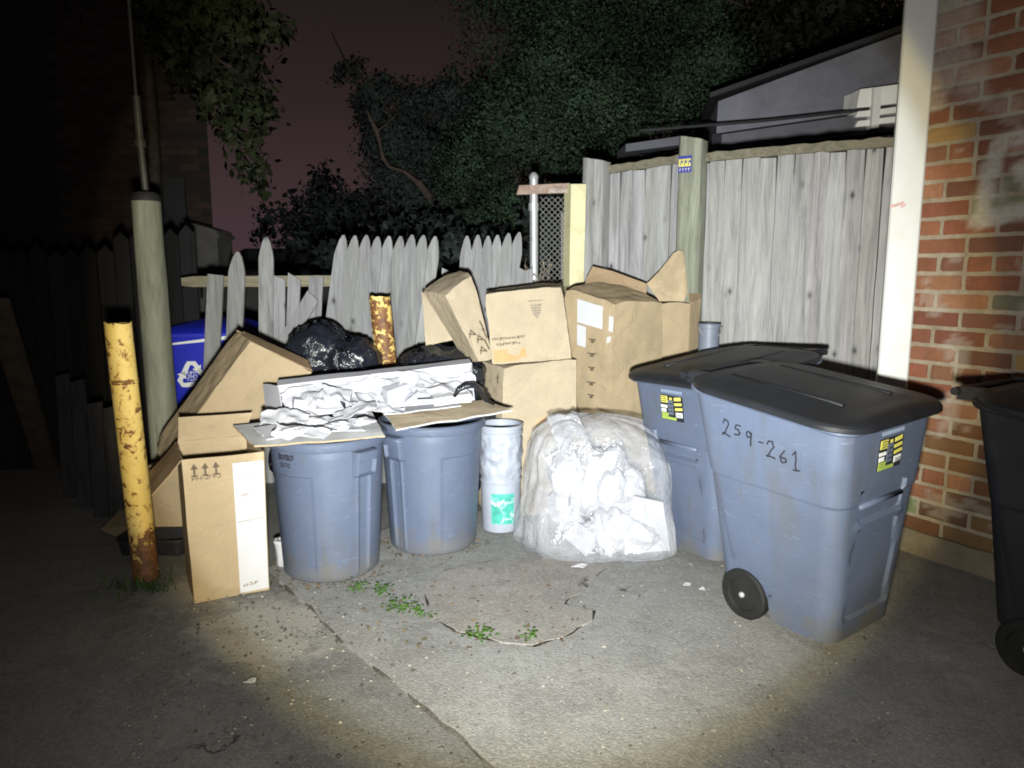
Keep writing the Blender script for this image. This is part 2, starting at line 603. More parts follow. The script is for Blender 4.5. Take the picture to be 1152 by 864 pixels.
    def blob(s, c, size, sub=4, amp=.25, freq=2.2, seed=0.0, ridge=0.0, rot=None, flat=None):
        bm = bmesh.new()
        bmesh.ops.create_icosphere(bm, subdivisions=sub, radius=1)
        vs = []
        off = V((seed * 7.3, seed * 3.1, seed * 5.7))
        for v in bm.verts:
            p = v.co.copy()
            d = noise.fractal(p * freq + off, 1.0, 2.0, 4) * amp
            if ridge:
                d += ridge * (1 - 2 * abs(noise.noise(p * freq * 2.3 + off * 2)))
            p = p * (1 + d)
            q = V((p.x * size[0], p.y * size[1], p.z * size[2]))
            if rot is not None:
                q = rot @ q
            q = q + V(c)
            if flat is not None and q.z < flat:
                q.z = flat + (q.z - flat) * .04
            vs.append(q)
        s.add(vs, [[l.index for l in f.verts] for f in bm.faces])
        bm.free()

    def jitter(s, amp, freq=6.0, seed=0.0):
        o = V((seed, seed * 2, seed * 3))
        s.v = [tuple(V(p) + noise.noise_vector(V(p) * freq + o) * amp) for p in s.v]

    def build(s, name, mats, parent=None, smooth=False, origin=None, weld=0.0, angle=None):
        """links ONE mesh object; builder coordinates are world ones unless parent is given with its own frame"""
        inv = Matrix.Identity(4)
        if parent is not None and '_frame' in FR.get(parent.name, {}):
            inv = FR[parent.name]['_frame']
        loc = V((0, 0, 0))
        if parent is None:
            loc = V(origin) if origin is not None else V((0, 0, 0))
            inv = Matrix.Translation(-loc)
        me = bpy.data.meshes.new(name)
        me.from_pydata([tuple(inv @ V(p)) for p in s.v], [], s.f)
        mats = mats if isinstance(mats, (list, tuple)) else [mats]
        for m in mats:
            me.materials.append(M[m] if isinstance(m, str) else m)
        me.polygons.foreach_set('material_index', s.m)
        ca = me.color_attributes.new('Col', 'FLOAT_COLOR', 'CORNER')
        cols = np.empty((len(me.loops), 4), dtype=np.float32)
        k = 0
        for f, c in zip(s.f, s.c):
            if isinstance(c, list):
                for q in c:
                    cols[k] = q
                    k += 1
            else:
                cols[k:k + len(f)] = c
                k += len(f)
        ca.data.foreach_set('color', cols.ravel())
        if weld:
            bm = bmesh.new()
            bm.from_mesh(me)
            bmesh.ops.remove_doubles(bm, verts=bm.verts, dist=weld)
            bmesh.ops.recalc_face_normals(bm, faces=bm.faces)
            bm.to_mesh(me)
            bm.free()
        if smooth:
            me.polygons.foreach_set('use_smooth', [True] * len(me.polygons))
            if angle:
                me.set_sharp_from_angle(angle=R(angle))
        me.update()
        o = bpy.data.objects.new(name, me)
        COL.objects.link(o)
        if parent is not None:
            o.parent = parent
        else:
            o.location = loc
        return o


FR = {}


def tag(o, label=None, cat=None, group=None, kind=None):
    if label:
        o['label'] = label
    if cat:
        o['category'] = cat
    if group:
        o['group'] = group
    if kind:
        o['kind'] = kind
    return o


def thing(name, label, cat, loc=(0, 0, 0), rotz=0.0, group=None, local=False):
    o = bpy.data.objects.new(name, None)
    COL.objects.link(o)
    o.empty_display_size = .1
    o.location = loc
    o.rotation_euler = (0, 0, rotz)
    tag(o, label, cat, group)
    if not local:      # children are drawn in world coordinates
        FR[o.name] = {'_frame': (Matrix.Translation(V(loc)) @ Matrix.Rotation(rotz, 4, 'Z')).inverted()}
    return o


def copy_tree(o, parent=None):
    c = o.copy()
    COL.objects.link(c)
    c.parent = parent
    for ch in [q for q in bpy.data.objects if q.parent == o]:
        copy_tree(ch, c)
    return c


def strokes_line(mb, a, b, up, nrm, h, n, w):
    """a line of small illegible printing between a and b"""
    a, b, up = V(a), V(b), V(up)
    for i in range(n):
        p = a.lerp(b, (i + .15) / n)
        q = a.lerp(b, (i + .75) / n)
        k = random.randint(0, 3)
        if k == 0:
            mb.ribbon([p, p + up * h], nrm, w)
            mb.ribbon([p + up * h * .5, q + up * h * .5], nrm, w)
        elif k == 1:
            mb.ribbon([p + up * h, q + up * h, q, p], nrm, w)
        elif k == 2:
            mb.ribbon([p, p + up * h, q + up * h * .9], nrm, w)
        else:
            mb.ribbon([p, q, q + up * h * .7], nrm, w)


# ------------------------------------------------------------------ ground
def build_ground():
    mb = MB()
    xs = list(np.concatenate([[-90, -50, -25, -12], np.arange(-7, 7.01, .14), [12, 25, 50, 90]]))
    ys = list(np.concatenate([[-60, -25, -10, -4], np.arange(-1, 9.01, .14), [13, 20, 35, 60, 110]]))
    vs = []
    for y in ys:
        for x in xs:
            z = 0
            if -7 < x < 7 and -1 < y < 9:
                z = .007 * noise.fractal(V((x * 1.3, y * 1.3, 0)), 1, 2, 3) - .004
            vs.append((x, y, z))
    w = len(xs)
    fs = [(j * w + i, j * w + i + 1, (j + 1) * w + i + 1, (j + 1) * w + i) for j in range(len(ys) - 1) for i in range(w - 1)]
    mb.add(vs, fs)
    tag(mb.build('ground', 'asphalt', smooth=True), kind='structure')

    def sheet(name, pix, mat, top, seed, wob=.02, cell=.05, grow=0.0):
        # irregular slab of paving laid on the ground, real edge, own slight relief
        pts = [G(u, v).xy for u, v in pix]
        mid = sum(pts, V((0, 0))) / len(pts)
        pts = [p + (p - mid).normalized() * grow for p in pts]
        out = []
        for i in range(len(pts)):
            a, b = pts[i], pts[(i + 1) % len(pts)]
            n = max(2, int((b - a).length / cell))
            for k in range(n):
                p = a.lerp(b, k / n)
                d = noise.noise_vector(V((p.x * 7 + seed, p.y * 7, seed))) * wob + noise.noise_vector(V((p.x * 26, p.y * 26, seed))) * wob * .4
                out.append((p.x + d.x, p.y + d.y))
        area = sum(out[i][0] * out[(i + 1) % len(out)][1] - out[(i + 1) % len(out)][0] * out[i][1] for i in range(len(out)))
        if area < 0:
            out.reverse()
        mb = MB()
        mb.prism(out, -.02, top)
        tag(mb.build(name, mat), kind='structure')

    # smoother, paler strip of paving whose worn edge runs down the middle of the picture
    strip = [(300, 640), (352, 688), (400, 735), (462, 782), (520, 832), (580, 890), (640, 960), (900, 1000), (1250, 1000), (1300, 700),
                           (1000, 600), (900, 590), (700, 580), (500, 575)]
    sheet('dark_joint', strip, 'seam_dirt', .0055, 17.0, .024, .05, .002)
    sheet('paving_strip', strip, 'asphalt_patch', .010, 3.0, .02)
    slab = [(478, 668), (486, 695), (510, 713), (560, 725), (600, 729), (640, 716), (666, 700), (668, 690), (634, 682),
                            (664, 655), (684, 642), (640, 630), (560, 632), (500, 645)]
    sheet('dark_joint', slab, 'dirt', .0125, 11.0, .013, .03, .004)  # dark dirt in the crack; its colour also carries the slab's edge shadow
    sheet('concrete_slab', slab, 'concrete', .0165, 9.0, .022, .03)


simple('seam_dirt', (.10, .095, .085), .95, .4, 12, .1, .6, 60)
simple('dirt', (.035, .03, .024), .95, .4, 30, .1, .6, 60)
build_ground()

# ------------------------------------------------------------------ brick building on the right
WC = V((2.105, 3.90, 0))                   # wall corner
WD = V((.52, -.854, 0)).normalized()      # along the wall, towards the viewer
WN = V((-WD.y, WD.x, 0)) * -1             # faces the alley
if WN.x > 0:
    WN = -WN


def wall_sz(u, v):
    d = ray(u, v)
    o = V((0, 0, CH))
    p = o + d * ((WC - o).dot(WN) / d.dot(WN))
    return ((p - WC).dot(WD), p.z)


GRAF = [(wall_sz(*a), wall_sz(*b)) for a, b in (((1122, 165), (1154, 152)), ((1122, 165), (1112, 215)), ((1112, 215), (1102, 248)), ((1102, 248), (1160, 238)), ((1150, 190), (1165, 205)))]


def build_brick_house():
    root = thing('brick_building', 'red brick building with white graffiti and mortar smears beside the white corner board', 'building', WC)
    mb = MB()
    L, Hh = 3.6, 5.2
    course, blen, joint = .0915, .262, .021
    pal = [(.285, .118, .07), (.262, .10, .062), (.30, .136, .082), (.225, .09, .06), (.31, .155, .092), (.18, .086, .062), (.275, .118, .07)]
    odd = [(.38, .25, .11), (.24, .24, .15), (.22, .22, .16)]

    def pmask(s, z):
        # the graffito: a hooked white letter, plus a wash of whitewash along the corner
        k = 0.0
        segs = GRAF
        wob = .02 * noise.noise(V((s * 9, z * 9, 3)))
        for (a, b), (c, d) in segs:
            ab = V((c - a, d - b))
            t = max(0, min(1, ((s - a) * ab.x + (z - b) * ab.y) / ab.length_squared))
            dist = math.hypot(s - a - ab.x * t, z - b - ab.y * t) + wob
            k = max(k, 1 - max(0, (dist - .030)) / .018)
        n = noise.fractal(V((s * 6, z * 5, 1)), 1, 2, 4)
        if z > 2.3 and s < .32:
            k = max(k, .55 * max(0, min(1, (.13 + .16 * n - s * .75 + .08) / .08)))
        if n > .38:
            k = max(k, .35)
        return max(0, min(1, k))

    rows = int(Hh / course)
    for r in range(rows):
        z0 = .13 + r * course
        s = -.0 - (blen / 2 if r % 2 else 0)
        if r % 6 == 3:
            bl = blen / 2
        else:
            bl = blen
        while s < L:
            a, b = max(0.006, s), min(L, s + bl - joint)
            s += bl
            if b - a < .03:
                continue
            c = random.choice(pal) if random.random() > .05 else random.choice(odd)
            if z0 < .75 and random.random() < .5:
                c = tuple(q * w for q, w in zip(c, (.75, .95, .8)))
            f = random.uniform(.78, 1.15)
            c = tuple(q * f for q in c)
            pr = random.uniform(.004, .012)
            z1 = z0 + course - joint
            near = a < .8
            nx, nz = (7, 4) if near else (1, 1)
            tilt = random.uniform(-.003, .003)
            vs, fs = [], []
            for j in range(nz + 1):
                for i in range(nx + 1):
                    x = a + (b - a) * i / nx
                    z = z0 + (z1 - z0) * j / nz + tilt * (i / nx - .5)
                    edge = (i in (0, nx) or j in (0, nz)) and near
                    cor = near and (i in (0, nx)) and (j in (0, nz))
                    dd = pr - (.0035 if edge else 0) - (.004 if cor else 0) + .0015 * noise.noise(V((x * 40, z * 40, 0)))
                    ins = .003 * noise.noise(V((x * 25, z * 25, 5)))
                    vs.append(WC + WD * (x + (ins if edge else 0)) + WN * dd + V((0, 0, z + (ins if edge else 0))))
            nb = len(vs)
            w = nx + 1
            border = [i for i in range(w)] + [j * w + nx for j in range(1, nz + 1)] + [nz * w + i for i in range(nx - 1, -1, -1)] + [j * w for j in range(nz - 1, 0, -1)]
            for q in border:
                vs.append(vs[q] - WN * .03)
            for j in range(nz):
                for i in range(nx):
                    fs.append((j * w + i, j * w + i + 1, (j + 1) * w + i + 1, (j + 1) * w + i))
            for k in range(len(border)):
                k2 = (k + 1) % len(border)
                fs.append((border[k2], border[k], nb + k, nb + k2))
            o = len(mb.v)
            mb.v.extend([tuple(p) for p in vs])
            for ff in fs:
                mb.f.append([o + q for q in ff])
                mb.m.append(0)
                cc = []
                for q in ff:
                    rel = V(vs[q]) - WC
                    cc.append((c[0], c[1], c[2], pmask(rel.dot(WD), vs[q][2]) if near else 0))
                mb.c.append(cc)
    # mortar bed
    for i in range(52):
        for j in range(260):
            x0, x1 = .016 * i, .016 * (i + 1)
            z0, z1 = .13 + .02 * j, .13 + .02 * (j + 1)
            q = [(x0, z0), (x1, z0), (x1, z1), (x0, z1)]
            o = len(mb.v)
            for x, z in q:
                mb.v.append(tuple(WC + WD * x + WN * (.0015 * noise.noise(V((x * 30, z * 30, 8))) - .001) + V((0, 0, z))))
            mb.f.append([o, o + 1, o + 2, o + 3])
            mb.m.append(0)
            f = .9 + .25 * noise.noise(V((x0 * 8, z0 * 8, 4)))
            mb.c.append([(.40 * f, .35 * f, .275 * f, pmask(x, z)) for x, z in q])
    mb.col = (.29, .25, .19, 0)
    mb.hexa([WC + WD * .832 - WN * .002 + V((0, 0, .13)), WC + WD * L - WN * .002 + V((0, 0, .13)), WC + WD * L - WN * .002 + V((0, 0, 5.4)), WC + WD * .832 - WN * .002 + V((0, 0, 5.4)),
             WC + WD * .832 - WN * .25 + V((0, 0, .13)), WC + WD * L - WN * .25 + V((0, 0, .13)), WC + WD * L - WN * .25 + V((0, 0, 5.4)), WC + WD * .832 - WN * .25 + V((0, 0, 5.4))])
    # body of the house behind the skin
    a, b = WC - WN * .01, WC + WD * L - WN * .01
    mb.hexa([a - WN * .02 + V((0, 0, .13)), WC + WD * .83 - WN * .02 + V((0, 0, .13)), WC + WD * .83 - WN * .02 + V((0, 0, 5.4)), a - WN * .02 + V((0, 0, 5.4)),
             a - WN * 3 + V((0, 0, .13)), WC + WD * .83 - WN * 3 + V((0, 0, .13)), WC + WD * .83 - WN * 3 + V((0, 0, 5.4)), a - WN * 3 + V((0, 0, 5.4))])
    mb.build('wall', 'brick', root)
    ft = MB()
    pts = []
    n = 14
    for i in range(n):
        t = i / n
        ft.hexa([WC + WD * (L * t) + WN * .05 + V((0, 0, -.05)), WC + WD * (L * (t + 1 / n)) + WN * .05 + V((0, 0, -.05)),
                 WC + WD * (L * (t + 1 / n)) + WN * .028 + V((0, 0, .135)), WC + WD * (L * t) + WN * .028 + V((0, 0, .135)),
                 WC + WD * (L * t) - WN * .3 + V((0, 0, -.05)), WC + WD * (L * (t + 1 / n)) - WN * .3 + V((0, 0, -.05)),
                 WC + WD * (L * (t + 1 / n)) - WN * .3 + V((0, 0, .135)), WC + WD * (L * t) - WN * .3 + V((0, 0, .135))], 3)
    ft.jitter(.012, 14)
    ft.build('footing', 'concrete_footing', root, weld=.0001)


build_brick_house()


def build_corner_board():
    # tall white board covering the corner between fence and bricks
    c = WC + V((-.060, .0, 0)) + WN * .03
    ax = V((.93, -.36, 0)).normalized()
    ay = V((.36, .93, 0)).normalized()
    mb = MB()
    w = .073
    n = 30
    rings = []
    for i in range(n + 1):
        z = 5.2 * i / n
        pr = [(-w, -.035), (-w + .008, -.043), (w - .008, -.043), (w, -.035), (w, .03), (-w, .03)]
        o = .002 * noise.noise(V((0, 0, z * 2)))
        rings.append([c + ax * (x + o) + ay * y + V((0, 0, z)) for x, y in pr])
    mb.loft(rings)
    o = mb.build('corner_board', 'paint_white', origin=c)
    tag(o, 'tall white painted board on the corner between grey fence and brick wall', 'board')
    mk = MB()
    b0 = c - ay * .0432
    z = P(1005, 233, c.y).z
    for k, (dx, dz) in enumerate(((-.07, 0), (-.05, .004), (-.03, .012), (-.02, .0))):
        mk.ribbon([b0 + ax * dx + V((0, 0, z + dz)), b0 + ax * (dx + .014) + V((0, 0, z + dz + .008))], -ay, .014)
    r = MB()
    m = mk.build('red_mark', 'red_mark')
    m.parent = o
    m.location = -c


build_corner_board()

# ------------------------------------------------------------------ tall privacy fence
F0, F1 = V((2.10, 4.32, 0)), V((.60, 5.43, 0))
FD = (F1 - F0).normalized()
FN = V((FD.y, -FD.x, 0))
if FN.y > 0:
    FN = -FN


def on_fence(u):
    """distance along the fence seen at column u near eye height"""
    k = (u - 576) / FPX
    d = ray(u, 250)
    kx = d.x / d.y
    return (F0.x - kx * F0.y) / (kx * FD.y - FD.x)


def build_tall_fence():
    root = thing('board_fence', 'tall weathered grey board fence with knots behind the cardboard boxes', 'fence', (F0 + F1) / 2)

    def panel(u0, u1, v0, v1):
        s0, s1 = on_fence(u0), on_fence(u1)
        mb = MB()
        s = s0
        k = 0
        while s > s1 if s1 < s0 else s < s1:
            w = random.uniform(.088, .112)
            a, b = s, min(s + w - .001, s1)
            if b - a < .03:
                break
            t = (s - s0) / (s1 - s0)
            pu = u0 + (u1 - u0) * t
            pv = v0 + (v1 - v0) * t
            base = F0 + FD * a
            zt = P(pu, pv, base.y).z + random.uniform(-.02, .012)
            out = random.uniform(-.004, .004)
            lean = random.uniform(-.006, .006)
            f = random.uniform(.86, 1.1)
            mb.col = (f, f * random.uniform(.97, 1.01), f * random.uniform(.95, 1.03), 1)
            n = 10
            rings = []
            for i in range(n + 1):
                z = .06 + (zt - .06) * i / n
                cup = .003 * noise.noise(V((a * 3, z * 2, 1)))
                ins = .0 if i < n else .004
                e0 = .003 * noise.noise(V((a * 9, z * 4, 0)))
                e1 = .003 * noise.noise(V((b * 9, z * 4, 0)))
                A, B = F0 + FD * (a + lean * i / n + e0 + ins), F0 + FD * (b + lean * i / n + e1 - ins)
                o = FN * (out + cup)
                ztop = z - (random.uniform(0, .012) if i == n else 0)
                rings.append([A + o + V((0, 0, ztop)), B + o + V((0, 0, z)), B + o - FN * .018 + V((0, 0, z)), A + o - FN * .018 + V((0, 0, ztop))])
            mb.loft(rings)
            s += w
            k += 1
        mb.build('board_panel', 'wood_board', root, smooth=False)
        # worn cap along the top, split and uneven
        cp = MB()
        cp.col = (.8, .78, .7, 1)
        n = 26
        rings = []
        for i in range(n + 1):
            t = i / n
            s = s0 + (s1 - s0) * t
            base = F0 + FD * s
            zt = P(u0 + (u1 - u0) * t, v0 + (v1 - v0) * t, base.y).z
            h = .045 + .012 * noise.noise(V((s * 12, 0, 0)))
            lo = -.008 + .012 * noise.noise(V((s * 16, 4, 0)))
            o = .028 + .006 * noise.noise(V((s * 10, 2, 0)))
            rings.append([base + FN * o + V((0, 0, zt + lo)), base + FN * o + V((0, 0, zt + h)), base - FN * .04 + V((0, 0, zt + h + .006)), base - FN * .04 + V((0, 0, zt + lo))])
        cp.loft(rings)
        cp.build('cap_rail', 'wood_rail', root, weld=.00001)

    panel(1012, 790, 163, 181)
    panel(768, 682, 182, 195)

    def post(u0, u1, vt, name, mat):
        a, b = on_fence(u1), on_fence(u0)
        mid = F0 + FD * ((a + b) / 2) + FN * .05
        w = abs(b - a) * .80
        zt = P((u0 + u1) / 2, vt, mid.y).z
        mb = MB()
        mb.col = (1, 1, .97, 1)
        rings = []
        n = 24
        for i in range(n + 1):
            z = zt * i / n
            ring = []
            for k in range(20):
                an = 2 * math.pi * k / 20
                cx, cy = math.cos(an), math.sin(an)
                q = (abs(cx) ** 5 + abs(cy) ** 5) ** (-1 / 5)
                rr = w / 2 * q * (1 + .03 * noise.noise(V((cx * 2, cy * 2, z * 3 + u0))))
                slant = .02 * cx if i == n else 0
                ring.append(mid + FD * (cx * rr) + FN * (cy * rr) + V((0, 0, z + slant)))
            rings.append(ring)
        mb.loft(rings)
        p = mb.build(name, mat, root, smooth=True, angle=40)
        return p, mid, w, zt

    post(660, 689, 180, 'post', 'wood_board')
    p, mid, w, zt = post(765, 797, 156, 'post', 'wood_post')
    # number plate nailed to the post
    fn = FN
    z = P(776, 186, mid.y).z
    c = mid + FN * (w / 2 + .004) - FD * (-w * .13) + V((0, 0, z))
    tx = -FD
    tg = MB()
    hw, hh = .045, .052
    tg.cur = 0
    tg.slab([c - tx * hw - V((0, 0, hh)), c + tx * hw - V((0, 0, hh)), c + tx * hw + V((0, 0, hh)), c - tx * hw + V((0, 0, hh))], .004)
    tg.cur = 1
    d = FN * .0015
    tg.slab([c + d - tx * hw * .9 - V((0, 0, hh * .28)), c + d + tx * hw * .9 - V((0, 0, hh * .28)), c + d + tx * hw * .9 + V((0, 0, hh * .62)), c + d - tx * hw * .9 + V((0, 0, hh * .62))], .002)
    tg.cur = 0
    for k in range(3):
        x = -.028 + k * .027
        q = c + d * 1.4 + tx * x + V((0, 0, -.006))
        tg.ribbon([q, q + tx * .004 + V((0, 0, .03)), q + tx * .012 + V((0, 0, .012)), q + tx * .016 + V((0, 0, .03))], FN, .005, .001)
    tg.cur = 2
    for k in range(4):
        q = c + d * .3 + tx * (-.032 + k * .02) + V((0, 0, -.042))
        tg.ribbon([q, q + V((0, 0, .014)), q + tx * .009 + V((0, 0, .014))], FN, .003, .001)
    t = tg.build('number_plate', ['tag_blue', 'sticker_yellow', 'sticker_white'], root)
    t['label'] = 'small blue and yellow plate nailed high on the fence post'
    # rails behind
    rb = MB()
    rb.col = (.8, .8, .8, 1)
    for z in (.4, 1.2, 1.9):
        rb.hexa([F0 - FN * .03 + V((0, 0, z)), F1 - FN * .03 + V((0, 0, z)), F1 - FN * .03 + V((0, 0, z + .09)), F0 - FN * .03 + V((0, 0, z + .09)),
                 F0 - FN * .07 + V((0, 0, z)), F1 - FN * .07 + V((0, 0, z)), F1 - FN * .07 + V((0, 0, z + .09)), F0 - FN * .07 + V((0, 0, z + .09))])
    rb.build('back_rails', 'wood_board', root)


build_tall_fence()


def round_post(mb, base, top, r0, r1, n=18, m=22, seed=0, sq=2.0, jit=.05):
    base, top = V(base), V(top)
    rings = []
    for i in range(m + 1):
        t = i / m
        c = base.lerp(top, t)
        ring = []
        for k in range(n):
            an = 2 * math.pi * k / n
            cx, cy = math.cos(an), math.sin(an)
            q = (abs(cx) ** sq + abs(cy) ** sq) ** (-1 / sq)
            rr = (r0 + (r1 - r0) * t) * q * (1 + jit * noise.noise(V((cx * 1.6 + seed, cy * 1.6, t * 6))))
            ring.append(c + V((cx * rr, cy * rr, 0)))
        rings.append(ring)
    mb.loft(rings)


# yellow board, thin plank and gate at the end of the tall fence
def build_fence_end():
    Y = 5.25
    mb = MB()
    b, t = P(645, 420, Y), P(650.5, 207, Y)
    b.z = 0
    mb.cur = 0
    mb.hexa([V((b.x - .045, Y, 0)), V((b.x + .05, Y, 0)), V((t.x + .055, Y, t.z)), V((t.x - .05, Y, t.z)),
             V((b.x - .075, Y + .1, 0)), V((b.x + .05, Y + .1, 0)), V((t.x + .055, Y + .1, t.z + .01)), V((t.x - .09, Y + .1, t.z + .01))], 6)
    mb.jitter(.003, 9)
    tag(mb.build('yellow_post', 'paint_cream', origin=(b.x, Y, 0), weld=.0001), 'pale yellow painted post at the left end of the tall grey fence', 'post')
    mb = MB()
    t, b = P(638, 239, Y + .16), P(640, 420, Y + .16)
    mb.col = (.8, .76, .7, 1)
    mb.hexa([V((b.x - .05, b.y, 0)), V((b.x + .04, b.y, 0)), V((t.x + .05, b.y, t.z)), V((t.x - .045, b.y, t.z)),
             V((b.x - .05, b.y + .03, 0)), V((b.x + .04, b.y + .03, 0)), V((t.x + .05, b.y + .03, t.z)), V((t.x - .045, b.y + .03, t.z))], 4)
    mb.jitter(.003, 7)
    tag(mb.build('plank', 'wood_picket', origin=(b.x, b.y, 0), weld=.0001), 'short grey plank standing left of the pale yellow post', 'plank')
    # chain link gate
    pb, pt = P(602, 420, 5.35), P(600.5, 201, 5.35)
    pb.z = 0
    root = thing('chain_link_gate', 'chain link gate with galvanised pole and rusty top bar by the yellow post', 'gate', pb)
    mb = MB()
    mb.tube([pb, pb.lerp(pt, .5), pt], .030, 16)
    mb.tube([pt - V((0, 0, .22)), pt - V((0, 0, .17))], .037, 16)
    mb.lathe([(.03, -.005), (.034, 0), (.032, .02), (.018, .04), (.004, .046)], pt, 16)
    mb.build('pole', 'galvanised', root, smooth=True, angle=40)
    mb = MB()
    l, r = P(581, 213, 5.31), P(641, 211, 5.31)
    mb.hexa([l + V((0, 0, -.035)), r + V((0, 0, -.035)), r + V((0, 0, .028)), l + V((.02, 0, .028)), l + V((0, .05, -.035)), r + V((0, .05, -.035)), r + V((0, .05, .028)), l + V((.02, .05, .028))], 4)
    mb.jitter(.003, 12)
    mb.build('top_bar', 'rust_bar', root, weld=.0001)
    mb = MB()
    x0, x1 = pb.x + .03, pb.x + .29
    zt = P(610, 218, 5.35).z
    st = .042
    n = int((x1 - x0) / st) + 1
    m = int(zt / st)
    for i in range(-m, n):
        for sgn in (1, -1):
            path = []
            a = i if sgn > 0 else i + m
            pts = []
            for j in range(m + 1):
                x = x0 + (a + sgn * j) * st
                z = .05 + j * st
                if x0 - 1e-6 <= x <= x1 + 1e-6 and z < zt:
                    pts.append(V((x, 5.35 + .006 * (1 if j % 2 else -1) * sgn, z)))
            if len(pts) > 1:
                for q in range(len(pts) - 1):
                    mb.tube([pts[q], pts[q + 1]], .0028, 4)
    mb.build('chain_link_mesh', 'galvanised_dull', root)
    # dry vine winding round the pole foot
    mb = MB()
    for k in range(26):
        p = V((pb.x + random.uniform(-.08, .18), 5.3 + random.uniform(-.06, .02), P(600, 322, 5.3).z - .2 + random.uniform(0, .1)))
        path = [p]
        d = V((random.uniform(-1, 1), random.uniform(-.4, .2), random.uniform(.3, 1.2))).normalized()
        for j in range(7):
            d = (d + noise.noise_vector(p * 9 + V((k, j, 0))) * .8).normalized()
            p = p + d * .05
            path.append(p)
        mb.tube(path, .0045, 5, .0015)
        for j in range(4):
            q = random.choice(path[2:])
            e = V((random.uniform(-1, 1), random.uniform(-1, .3), random.uniform(-1, 1))) * .035
            w = V((random.uniform(-1, 1), random.uniform(-1, 1), random.uniform(-1, 1))) * .012
            mb.add([q, q + e * .5 + w, q + e, q + e * .5 - w], [(0, 1, 2, 3)])
    # a stem down to the ground
    mb.tube([V((pb.x - .05, 5.29, 0)), V((pb.x - .07, 5.28, .6)), V((pb.x + .02, 5.27, 1.1)), V((pb.x, 5.28, 1.35))], .008, 6, .005)
    tag(mb.build('dry_vine', 'dry_vine', origin=(pb.x - .05, 5.29, 0)), 'dry brown vine tangled round the foot of the gate pole', 'vine')


simple('rust_bar', (.27, .19, .155), .8, .3, 18, .2, .2, 50, dirt=(.45, .43, .4), dscale=9)
simple('galvanised_dull', (.22, .22, .22), .6, .2, 14, .4, 0, 60, metal=.2)
build_fence_end()

# ------------------------------------------------------------------ picket fences
picket_no = [0]


def picket(root, tip, base_uv, Y, w, point=True, vend=None, dy=0.0, zbot=0.0, broken=False):
    """one picket, tip and foot given where they are seen, at distance Y"""
    picket_no[0] += 1
    sd = picket_no[0]
    t = P(tip[0], tip[1], Y)
    b = P(base_uv[0], base_uv[1], Y)
    if zbot is not None:
        k = (zbot - t.z) / (b.z - t.z)
        b = t + (b - t) * k
    b.y += dy
    ax = (t - b)
    Ln = ax.length
    ax.normalize()
    sx = V((1, 0, 0)) - ax * ax.x
    sx.normalize()
    n = ax.cross(sx).normalized()
    if n.y > 0:
        n = -n
    hw = w / 2
    if point:
        prof = [(hw, 0), (hw, Ln * .4), (hw, Ln - .15), (hw * .84, Ln - .10), (hw * .5, Ln - .035), (hw * .16, Ln - .002)]
    else:
        prof = [(hw, 0), (hw, Ln * .4), (hw, Ln - .02), (hw, Ln)]
    mb = MB()
    f = random.uniform(.78, 1.12)
    mb.col = (f, f, f * random.uniform(.96, 1.02), 1)
    rings = []
    for i, (x, z) in enumerate(prof):
        e = .004 * noise.noise(V((sd, z * 5, 0)))
        cv = .006 * noise.noise(V((sd, z * 2.0, 7)))
        c = b + ax * z + sx * e + n * cv
        zr = 0
        if broken and i == len(prof) - 1:
            zr = random.uniform(-.03, .03)
        rings.append([c - sx * x + ax * zr, c + sx * x - ax * zr, c + sx * x - n * .02 - ax * zr, c - sx * x - n * .02 + ax * zr])
    mb.loft(rings)
    return mb.build('picket', 'wood_picket', root)


def rail(root, a, b, h, t=.035, name='rail', mat='wood_rail', seed=0):
    mb = MB()
    mb.col = (1.15, 1.1, .95, 1)
    a, b = V(a), V(b)
    n = 14
    rings = []
    for i in range(n + 1):
        c = a.lerp(b, i / n)
        hh = h / 2 * (1 + .12 * noise.noise(V((i * .9 + seed, 0, 0))))
        if i == 0:
            hh *= .7
        rings.append([c + V((0, 0, -hh)), c + V((0, 0, hh)), c + V((0, t, hh)), c + V((0, t, -hh))])
    mb.loft(rings)
    return mb.build(name, mat, root, weld=.00001)


